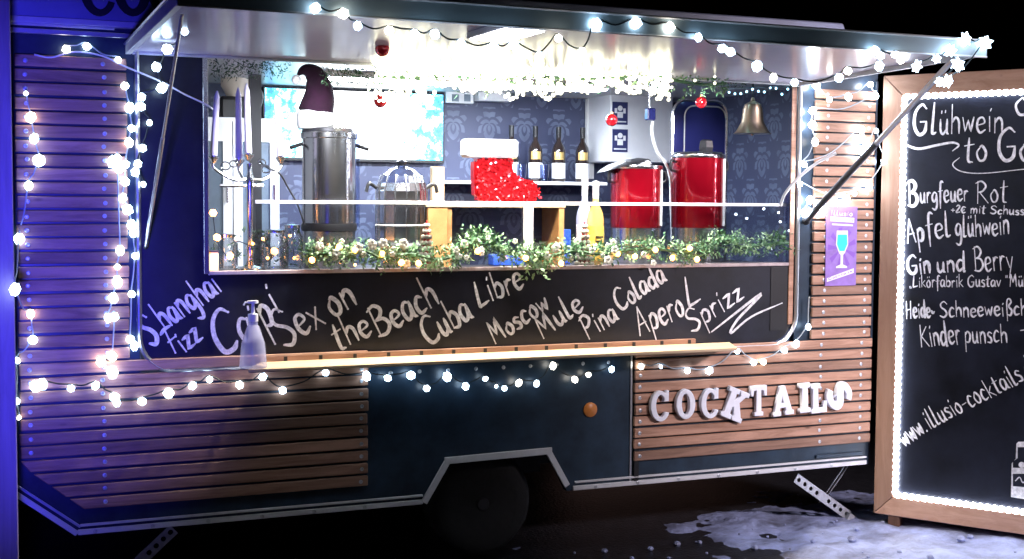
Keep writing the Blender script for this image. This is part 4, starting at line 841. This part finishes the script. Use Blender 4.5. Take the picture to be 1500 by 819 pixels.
# ---- bell
c = P(1102, 196, .22); k_ = s_at(.22, 1102)
bl = thing('brass_bell', (c.x, .22, c.z), 'brass bell hanging under the hatch top at the right', 'bell')
MB().lathe([(23*k_, 0), (20*k_, 3*k_), (14*k_, 14*k_), (12*k_, 30*k_), (10*k_, 36*k_), (3*k_, 40*k_), (2*k_, 44*k_), (0, 45*k_)], (c.x, .22, c.z), 32).build('bell_body', 'brass', bl); MB().ball((c.x, .22, c.z-.004), .008).build('clapper', 'brass', bl)
MB().tube([(c.x, .22, c.z+43*k_), (c.x, .22, 2.414)], .004).build('cord', 'cable_d', bl)
# ---- candelabra
CY_ = .20; c = P(366, 300, CY_)
ca = thing('candelabra', (c.x, CY_, CZ), 'silver candelabra holding four tall lilac candles at the left of the hatch', 'candelabra')
K = lambda px, py, Y=CY_: P(px, py, Y)
zs = K(366, 262).z
MB().lathe([(.07, 0), (.065, .012), (.02, .025), (.014, .06), (.020, .10), (.012, .13), (.016, zs-CZ-.03), (.022, zs-CZ), (.01, zs-CZ+.03), (.012, K(366, 240).z-CZ)], (c.x, CY_, CZ), 16).build('stem', 'chrome', ca)
for k, (bx_, by_, tx, ty, Y) in enumerate(((313, 228, 318, 133, .17), (350, 232, 349, 128, .24), (364, 224, 361, 122, .18), (411, 228, 404, 140, .26))):
    b3 = K(bx_, by_, Y); t3 = K(tx, ty, Y); base = Vector((c.x, CY_, zs))
    if k != 2: MB().tube(smoothpts([base, base.lerp(b3, .45)+Vector((0, 0, -.05)), b3+Vector((0, 0, -.055)), b3+Vector((0, 0, -.02))]), .007).build('arm', 'chrome', ca)
    MB().lathe([(.008, -.035), (.024, -.012), (.026, -.008), (.015, -.006), (.016, .012)], b3, 14).build('candle_cup', 'chrome', ca)
    MB().tube([b3, b3.lerp(t3, .9), t3], [.0165, .013, .003], 12).build('candle', 'candle', ca)
for px_, py_, r in ((330, 243, .022), (342, 240, .018), (390, 248, .02), (384, 238, .016)):
    q = K(px_, py_); MB().tube([q+Vector((math.cos(a*.524)*r, 0, math.sin(a*.524)*r*.8)) for a in range(12)], .0028, 6, closed=True).build('scroll', 'chrome', ca)
q0, q1 = K(322, 272), K(385, 272)
MB().tube([q0, q1], .008).build('crossbar', 'chrome', ca)
# ---- glass jars with lights in the left corner
for px, Y, r, h_, lb in ((402, .16, .062, .17, 'squat clear glass jar glowing orange right of the candelabra stem'), (428, .30, .05, .19, 'taller clear glass jar behind the squat jar'), (330, .24, .055, .15, 'clear glass jar in the left corner of the hatch')):
    c = P(px, 300, Y); j = thing('glass_jar', (c.x, Y, CZ), lb, 'jar', 'glass jars with fairy lights')
    MB().lathe([(r*.9, 0), (r, .01), (r, h_*.8), (r*.7, h_*.93), (r*.7, h_), (r*.66, h_), (r*.66, h_*.93), (r*.95, h_*.8), (r*.95, .012), (0, .012)], (c.x, Y, CZ), 20).build('glass_body', 'glass', j)
    MB().lathe([(r*.74, h_+.001), (r*.74, h_+.014), (0, h_+.018)], (c.x, Y, CZ), 16).build('lid', 'chrome', j)
# cable draped behind
cbk = MB().tube(smoothpts([P(378, 235, .3), P(392, 246, .3), P(410, 255, .3), P(422, 275, .3), P(436, 300, .3), P(446, 330, .3)], 5), .0045, 6).build('power_cable', 'black'); tag(cbk, 'black cable hanging between the candelabra and the steel urn', 'cable')
# ---- bead cones
def cone(px, Y, pt, lb):
    c = P(px, 360, Y); zt_ = P(px, pt, Y).z; H_ = zt_-CZ; t = thing('bead_cone', (c.x, Y, CZ), lb, 'ornament', 'cones of cream beads')
    MB().lathe([(.034, 0), (.004, H_*.95), (0, H_*.96)], (c.x, Y, CZ), 12).build('core', 'redfab', t); pr = None
    for lv in range(8):
        z = .015+lv*(H_-.02)/8; r = .040*(1-lv/8.6); n_ = max(3, int(2*math.pi*r/.021))
        for k in range(n_):
            a = 2*math.pi*(k+.5*(lv % 2))/n_; p = Vector((c.x+r*math.cos(a), Y+r*math.sin(a), CZ+z))
            if pr is None: pr = MB().ball(p, .0115, 8, 5).build('bead', 'cream', t)
            else: instance(pr, 'bead', p, t)
cone(625, .12, 320, 'cone of cream beads in front of the orange crate post'); cone(856, .13, 322, 'cone of cream beads in front of the yellow labelled bottle')
# ---- pump bottle on the shelf
c = P(371, 534, -.20); z0 = 1.0435
pb = thing('pump_bottle', (c.x, -.20, z0), 'clear plastic pump bottle at the left end of the serving shelf', 'bottle'); k_ = s_at(-.2, 370); H_ = P(371, 478, -.2).z-z0
M['cloudy'] = mat('cloudy_plastic', (.60, .62, .85), .22, alpha=.45)
MB().lathe([(20*k_, 0), (20.5*k_, .004), (17*k_, H_*.6), (9*k_, H_), (7*k_, H_*1.03), (7*k_, H_*1.12)], (c.x, -.20, z0), 24).build('bottle_body', 'cloudy', pb)
MB().lathe([(7.6*k_, H_*1.121), (7.6*k_, H_*1.30), (3*k_, H_*1.32), (2.4*k_, H_*1.55), (8*k_, H_*1.56), (8*k_, H_*1.62), (0, H_*1.63)], (c.x, -.20, z0), 16).build('pump', 'white', pb)
MB().tube([(c.x-.0, -.20, z0+H_*1.59), (c.x-.035, -.21, z0+H_*1.59), (c.x-.042, -.212, z0+H_*1.52)], .004).build('spout', 'white', pb); MB().tube([(c.x, -.2, z0+.01), (c.x, -.2, z0+H_*1.1)], .0025).build('dip_tube', 'white', pb)
# ---- baubles; the two under the canopy are added in place of reflections
for px, py, Y, lb in ((557, 148, .18, 'red bauble hanging in front of the bright screen'), (896, 176, .20, 'red bauble hanging in front of the white fridge'), (1027, 150, .16, 'red bauble hanging above the arched tray'), (560, 72, -.5, 'pinkish red ball added left under the canopy as a bauble reflection'), (896, 75, -.5, 'pinkish red ball added right under the canopy as a bauble reflection')):
    c = P(px, py, Y); t = thing('bauble', tuple(c), lb, 'bauble', 'red baubles'); MB().ball(c, .031, 16, 10).build('ball', 'bauble', t)
    MB().lathe([(.008, .030), (.008, .040), (0, .041)], c, 8).build('cap', 'gold', t); top = 2.412 if Y > 0 else cz(Y)-.002
    if c.z+.04 < top: MB().tube([c+Vector((0, 0, .04)), (c.x, c.y, top)], .0012, 4).build('thread', 'cable_l', t)
# ================================================================== GARLANDS
def spray(m, p, d, n, L_, w_, rnd):   # twig with paired leaves
    d = d.normalized(); u = d.orthogonal().normalized(); v_ = d.cross(u)
    for i in range(n):
        q = p+d*(i*L_*.55); a = rnd.uniform(0, 6.28); s_ = (u*math.cos(a)+v_*math.sin(a)); t = (d*.6+s_).normalized(); wv = t.cross(d).normalized()*w_; l = L_*rnd.uniform(.7, 1.2)
        m.add([q, q+t*l*.45+wv, q+t*l, q+t*l*.45-wv], [(0, 1, 2, 3)])
def garland(name, path, label, nleaf, r, parts, rnd, seedcol=('leaf', 'leaf2')):
    t = thing(name, tuple(path[0]), label, 'garland'); P_ = smoothpts(path, 10)
    MB().tube(P_, .008, 6).build('cord', 'pine', t)
    ms = [MB(), MB()]
    for i in range(nleaf):
        p = P_[rnd.randrange(len(P_))]+Vector((rnd.uniform(-.02, .02), 0, 0)); a = rnd.uniform(0, 6.28); d = Vector((rnd.uniform(-.8, .8), math.cos(a)*.7, math.sin(a)+.15)); 
        spray(ms[rnd.random() < .5], p+d.normalized()*r*rnd.uniform(.1, .8), d, rnd.randint(2, 4), r*.50, r*.11, rnd)
    for m_, c_ in zip(ms, seedcol): m_.build('leaves', c_, t, stuff=True)
    return t, P_
rg = random.Random(11)
GZ = CZ+.03
gpth = [P(446, 376, .0), P(470, 372, -.02), P(500, 376, -.03), P(530, 366, .0), P(560, 378, -.03), P(600, 372, -.02), P(640, 380, -.03), P(670, 372, -.02), P(690, 355, .0), P(712, 352, .0), P(740, 370, -.03), P(775, 374, -.05), P(800, 376, -.04), P(840, 368, -.02), P(880, 372, -.02), P(920, 366, -.02), P(960, 364, -.02), P(1000, 370, -.03), P(1030, 366, -.02), P(1060, 352, .0), P(1090, 362, .0), P(1125, 358, .0), P(1155, 356, .0)]
gar, gp_ = garland('leaf_garland', gpth, 'frosted green leaf garland with white blossoms along the hatch sill', 1700, .047, None, rg)
m0 = None
for i in range(46):
    px = rg.uniform(452, 1040); y_ = 372+rg.uniform(-20, 16)
    if 655 < px < 730: y_ -= 10
    q = P(px, y_, rg.uniform(-.07, .0)); rr = rg.uniform(.011, .021)
    m = MB()
    for k in range(5):
        a = k*1.257+i; m.ball(q+Vector((math.cos(a)*rr*.6, -.2*rr, math.sin(a)*rr*.6)), rr*.55, 6, 4)
    m.build('blossom', 'flower', gar)
m = MB(); q = P(787, 392, -.06)
for k in range(16): spray(m, q+Vector((rg.uniform(-.05, .05), 0, rg.uniform(-.015, .02))), Vector((rg.uniform(-1, 1), -.3, rg.uniform(-1, .4))), 4, .03, .008, rg)
m.build('leaves', 'leaf2', gar, stuff=True)
BULB = {}
def bulbmesh(kind, r):
    if (kind, r) in BULB: return BULB[kind, r]
    rb_ = random.Random(5); m = MB(); n, k = 8, 6; m.ball((0, 0, 0), r, n, k)
    if kind == 'star': m.v = [tuple(Vector(v)*(1.42 if (i % 2 == 0) and (i//n) % 2 == 1 else .84)) for i, v in enumerate(m.v)]; m.smooth = [False]*len(m.smooth)
    if kind == 'round': m.v = [tuple(Vector(v)*(1.10 if (i % 2 == 0) and (i//n) % 2 == 1 else .93)) for i, v in enumerate(m.v)]
    me = bpy.data.meshes.new('bulb'); me.from_pydata(m.v, [], m.f); me.update(); BULB[kind, r] = me; return me
def bulb(p, kind, r, m, parent, name='bulb'):
    me = bulbmesh(kind, r)
    if not me.materials: me.materials.append(M[m])
    elif me.materials[0].name != M[m].name:
        key = (kind, r, m)
        if key not in BULB: BULB[key] = me.copy(); BULB[key].materials.clear(); BULB[key].materials.append(M[m])
        me = BULB[key]
    o = bpy.data.objects.new(name, me); COL.objects.link(o); place(o, Vector(p), parent); o.rotation_euler = (random.uniform(-.5, .5), random.uniform(-.5, .5), random.uniform(0, 3)); return o
for px, py in ((457, 381), (588, 385), (613, 386), (700, 368), (822, 386), (960, 366), (1021, 380), (1010, 364), (497, 362), (520, 366), (560, 372), (770, 378), (905, 372), (930, 376), (985, 378), (520, 388)):
    bulb(P(px, py, -.075 if py > 375 else -.05), 'round', .014 if (px, py) != (520, 388) else .006, 'warm', gar)
# fairy lights in the left corner
fl = thing('fairy_lights', tuple(P(330, 380, .1)), 'warm orange fairy lights glowing among the jars in the left hatch corner', 'string light')
fp = [(312, 312, .09), (318, 348, .07), (337, 375, .05), (346, 350, .12), (370, 357, .10), (385, 350, .14), (402, 368, .06), (392, 378, .05), (425, 345, .16), (431, 378, .1)]
MB().tube(smoothpts([P(a, b+4, y) for a, b, y in fp], 4), .0025, 5).build('cable', 'cable_d', fl)
for i, (a, b, y) in enumerate(fp): bulb(P(a, b, y), 'round', .016 if i in (0, 1, 2, 6) else .007, 'warm', fl)
# small amber lantern in the corner
q = rect(304, 368, 321, 392, .05); lt = thing('amber_lantern', ((q[0]+q[1])/2, .07, CZ), 'tiny glowing orange lantern at the left end of the hatch sill', 'lantern')
MB().box((q[0]+.002, .052, CZ+.008), (q[1]-.002, .088, q[3]-.006)).build('glowing_glass', 'amber_glow', lt, bevel=.004)
MB().box((q[0], .05, CZ), (q[1], .09, CZ+.0075)).build('base', 'brass', lt); MB().box((q[0], .05, q[3]-.0055), (q[1], .09, q[3]+.002)).build('cap', 'brass', lt)
# dark sprigs in left corner
m = MB()
for k in range(70): q = P(rg.uniform(308, 440), rg.uniform(340, 392), rg.uniform(.05, .15)); spray(m, q, Vector((rg.uniform(-1, 1), rg.uniform(-.5, .5), rg.uniform(-.2, 1))), 3, .022, .005, rg)
sg = m.build('dark_sprigs', 'pine', None); tag(sg, 'dark green sprigs scattered round the jars in the left corner', 'sprigs'); sg['kind'] = 'stuff'
# tray strips at left sill
q = rect(376, 388, 432, 392, .04); tt = MB().box((q[0], .0, CZ+.012), (q[1], .05, CZ+.022)).build('napkin_tray', 'label_w'); tag(tt, 'thin white tray edge on the sill right of the candelabra', 'tray'); tt.location.z = CZ+.005
# upper LED garland: glaring tinsel of warm white LEDs with leaves
UY = -.07
up = [P(548, 112, UY), P(600, 114, UY), P(660, 112, UY), P(720, 117, UY), P(780, 112, UY), P(840, 116, UY), P(900, 114, UY), P(960, 112, UY), P(1000, 120, UY), P(1035, 124, UY), P(1064, 122, UY)]
ug, up_ = garland('glowing_garland', up, 'glaring garland of massed warm white LEDs along the hatch top', 150, .055, None, rg)
m = MB(); upn = smoothpts(up[:8]+[P(975, 116, UY)], 40)
for i in range(1300):
    p = upn[rg.randrange(len(upn))]; a = rg.uniform(0, 6.28); rr = .078*math.sqrt(rg.random())*(1+.28*math.sin(p.x*9)+.2*math.sin(p.x*31)); q = p+Vector((rg.uniform(-.02, .02), math.cos(a)*rr*.6, math.sin(a)*rr))
    m.ball(q, .0085*rg.uniform(.7, 1.3), 5, 4)
m.build('led_cluster', 'warm_garland', ug, stuff=True)
for px, py in ((1018, 118), (1047, 112), (1012, 106), (984, 128), (1047, 122)): bulb(P(px, py, UY-.04), 'round', .007, 'warm_garland', ug)
# dark pine garland at the left top, icicle lights
pg = thing('pine_garland', tuple(P(330, 95, .1)), 'dark pine garland tucked under the hatch top at the left', 'garland'); m = MB()
for k in range(420):
    px = rg.choice([rg.uniform(305, 420), rg.uniform(475, 560), rg.uniform(1060, 1100)]); q = P(px, rg.uniform(86, 108) if px < 450 else rg.uniform(98, 118), rg.uniform(.08, .18)); d = Vector((rg.uniform(-1, 1), rg.uniform(-.4, .4), rg.uniform(-1, .3))); spray(m, q, d, 4, .02, .003, rg)
m.build('needles', 'pine', pg, stuff=True)
# ================================================================== STRING LIGHTS
def string(label, pts, Y, cable='cable_d', order=None, r=.0165, hang=.016, m='led', sag=.0, group='strings of cool white LED lights', kind='round', cab_r=.0032):
    ps = []
    for q in pts:
        yy = q[2] if len(q) > 2 and q[2] is not None else Y; ps.append((P(q[0], q[1], yy), q[3] if len(q) > 3 else 1))
    t = thing('string_light', tuple(ps[0][0]), label, 'string light', group); cm = MB(); cp = []
    for p, s_ in ps: cp.append(p+Vector((0, .006, hang)))
    full = []
    for i in range(len(cp)-1):
        full.append(cp[i]); mid = cp[i].lerp(cp[i+1], .5); mid.z -= (sag+.10)*(cp[i]-cp[i+1]).length+random.uniform(-.008, .008); full.append(mid)
    full.append(cp[-1]); cm.tube(smoothpts(full, 5), cab_r, 5)
    for (p, s_), c0 in zip(ps, cp): cm.tube([c0, p+Vector((0, 0, r*.6))], .0045, 5)
    cm.build('cable', cable, t)
    for p, s_ in ps:
        o = bulb(p, kind, r, 'led_warm' if random.random() < .16 else ('led_dim' if random.random() < .15 else m), t); o.scale = (s_*random.uniform(.85, 1.15), s_, s_*random.uniform(.85, 1.2))
    return t
CF = CY-.045
N_ = None
string('string light swagging under the front edge of the white canopy', [(462, 12), (503, 20), (524, 38), (570, 45), (607, 50), (637, 50), (676, 65), (723, 69, N_, 1.2), (752, 66, N_, 1.2), (790, 83), (818, 56), (852, 77), (873, 36, CY-.03, 1.4), (931, 34, CY-.03, 1.3), (981, 40, CY-.03, 1.3), (1023, 55), (1058, 71), (1070, 76), (1109, 97, N_, 1.4), (1133, 114), (1164, 121), (1229, 114, N_, 1.1), (1242, 104), (1288, 97, N_, 1.2), (1290, 82), (1282, 74), (1319, 88), (1311, 80)], CF)
string('string light bunched at the right front corner of the canopy', [(1343, 97, N_, 1.2), (1372, 86), (1392, 74, N_, 1.3), (1403, 95, N_, 1.5), (1376, 120, N_, .9), (1388, 119, N_, 1.3), (1443, 63, CY-.04, 1.6), (1415, 57, CY-.04, 1.2)], CF, kind='star')
string('two-bulb string light on the dark band at the upper left of the trailer', [(97, 72), (127, 68), (173, 88, N_, .8)], -.03, 'cable_l')
string('string light hanging from the left side of the canopy', [(270, 45, -.6), (245, 72, -.35, 1.3), (229, 98, -.1, 1.2), (237, 129, -.06, 1.4), (208, 142, -.04), (207, 156, -.04), (219, 180, -.04, .8), (209, 217, -.04), (202, 240, -.04), (210, 270, -.04, .8), (198, 252, -.04)], -.04)
string('string light running down the silver hatch frame at the left', [(183, 126, N_, 1.1), (190, 158, N_, 1.3), (193, 188), (189, 209, N_, 1.2), (184, 241), (183, 266, N_, 1.1), (180, 290), (187, 307, N_, 1.3), (193, 330, N_, 1.2), (195, 342), (198, 375, N_, .9), (193, 431), (191, 497, N_, 1.2), (197, 507, N_, 1.1)], -.035, 'cable_l')
string('string light zigzagging down the right end of the upper left slats', [(165, 237, N_, 1.4), (174, 247, N_, 1.3), (172, 232), (176, 367, N_, 1.2), (172, 391, N_, .8), (172, 413, N_, 1.3), (166, 437, N_, 1.3), (158, 466), (168, 464), (164, 522, N_, 1.3), (148, 530, N_, 1.2), (165, 546, N_, 1.4)], -.04, 'cable_l')
string('string light down the left end of the slats beside the wooden hut corner', [(38, 137, N_, .6), (45, 172, N_, 1.2), (50, 203, N_, 1.2), (57, 235, N_, 1.6), (42, 272, N_, 1.2), (28, 350, N_, 1.4), (22, 424, -.47, 1.3), (45, 460), (48, 498, N_, 1.2), (25, 528, N_, .8), (24, 588), (28, 612, N_, .5)], -.04, 'cable_l')
string('string light strung below the serving shelf', [(52, 566, N_, 1.3), (62, 563, N_, 1.3), (104, 569), (140, 565, N_, 1.1), (168, 582, N_, 1.2), (171, 590), (208, 588, N_, 1.1), (247, 576, N_, 1.2), (282, 565), (307, 556, N_, .9), (351, 564), (385, 552, N_, 1.1), (414, 572, N_, 1.1), (477, 546), (537, 551, N_, 1.2), (568, 554), (602, 550, N_, 1.3), (625, 569), (655, 552, N_, 1.3), (682, 566), (711, 555, N_, .8), (727, 566, N_, .5), (739, 569, N_, .9), (760, 561), (786, 562, N_, .9), (810, 536), (842, 556), (862, 549, N_, .8), (896, 541)], -.045, 'cable_d')
string('string light trailing over the slats above the COCKTAILS letters', [(939, 537, N_, .9), (968, 537, N_, .6), (1007, 543), (1039, 543, N_, 1.1), (1080, 515, N_, .8), (1104, 531), (1118, 530), (1149, 513), (1166, 504, N_, 1.2), (1184, 479), (1186, 440, N_, .0001)], -.045, 'cable_l')
string('string light clustered over the upper right slats beside the hatch', [(1197, 110, N_, 1.3), (1196, 125, N_, 1.2), (1215, 146), (1243, 142, N_, 1.3), (1275, 124), (1283, 141, N_, .9), (1190, 162, N_, 1.1), (1190, 183, N_, 1.3), (1194, 208, N_, 1.1), (1178, 241, N_, .9), (1262, 190), (1270, 214, N_, 1.2), (1262, 222, N_, 1.2), (1284, 192, N_, .8), (1296, 237, N_, 1.1), (1273, 273, N_, 1.1)], -.05, 'cable_l', m='led_hot')
string('string light sagging across the slats just above the purple poster', [(1179, 312, N_, 1.3), (1187, 293, N_, 1.3), (1206, 308, N_, 1.2), (1211, 290, N_, 1.1), (1225, 297), (1240, 291), (1252, 284, N_, .8), (1172, 270, N_, .8)], -.055, 'cable_l', m='led_hot')
cbl = MB().tube(smoothpts([P(50, 80, -.03), P(75, 84, -.03), P(110, 76, -.03), P(150, 82, -.03), P(180, 96, -.03), P(237, 120, -.03), P(270, 138, -.03), P(300, 152, -.03), P(312, 160, .02)], 6), .004, 6).build('white_cable', 'white'); tag(cbl, 'thin white cable crossing from the upper left slats to the hatch opening', 'cable')
st2 = MB().tube(smoothpts([P(1143, 302, -.05), P(1150, 284, -.06), P(1168, 262, -.10), P(1195, 240, -.14), P(1225, 224, -.2)], 6), .008, 8).build('white_hose', 'white'); tag(st2, 'bright white curved hose end at the right edge of the hatch', 'hose')
# icicle lights behind hatch top at the right
il = thing('icicle_lights', tuple(P(1140, 124, .2)), 'cold blue icicle lights in the top right corner of the hatch', 'string light')
MB().tube([P(1068, 130, .2), P(1165, 126, .2)], .003, 5).build('cable', 'cable_l', il)
for i in range(12): bulb(P(1068+i*8.6, 131+rg.uniform(-3, 8), .2), 'round', .006, 'ice_led', il)
for i, (px, py) in enumerate(((1078, 314), (1094, 320), (1119, 306), (1143, 325), (1131, 364), (1156, 338))): bulb(P(px, py, .1), 'round', .006, 'led_soft', il)
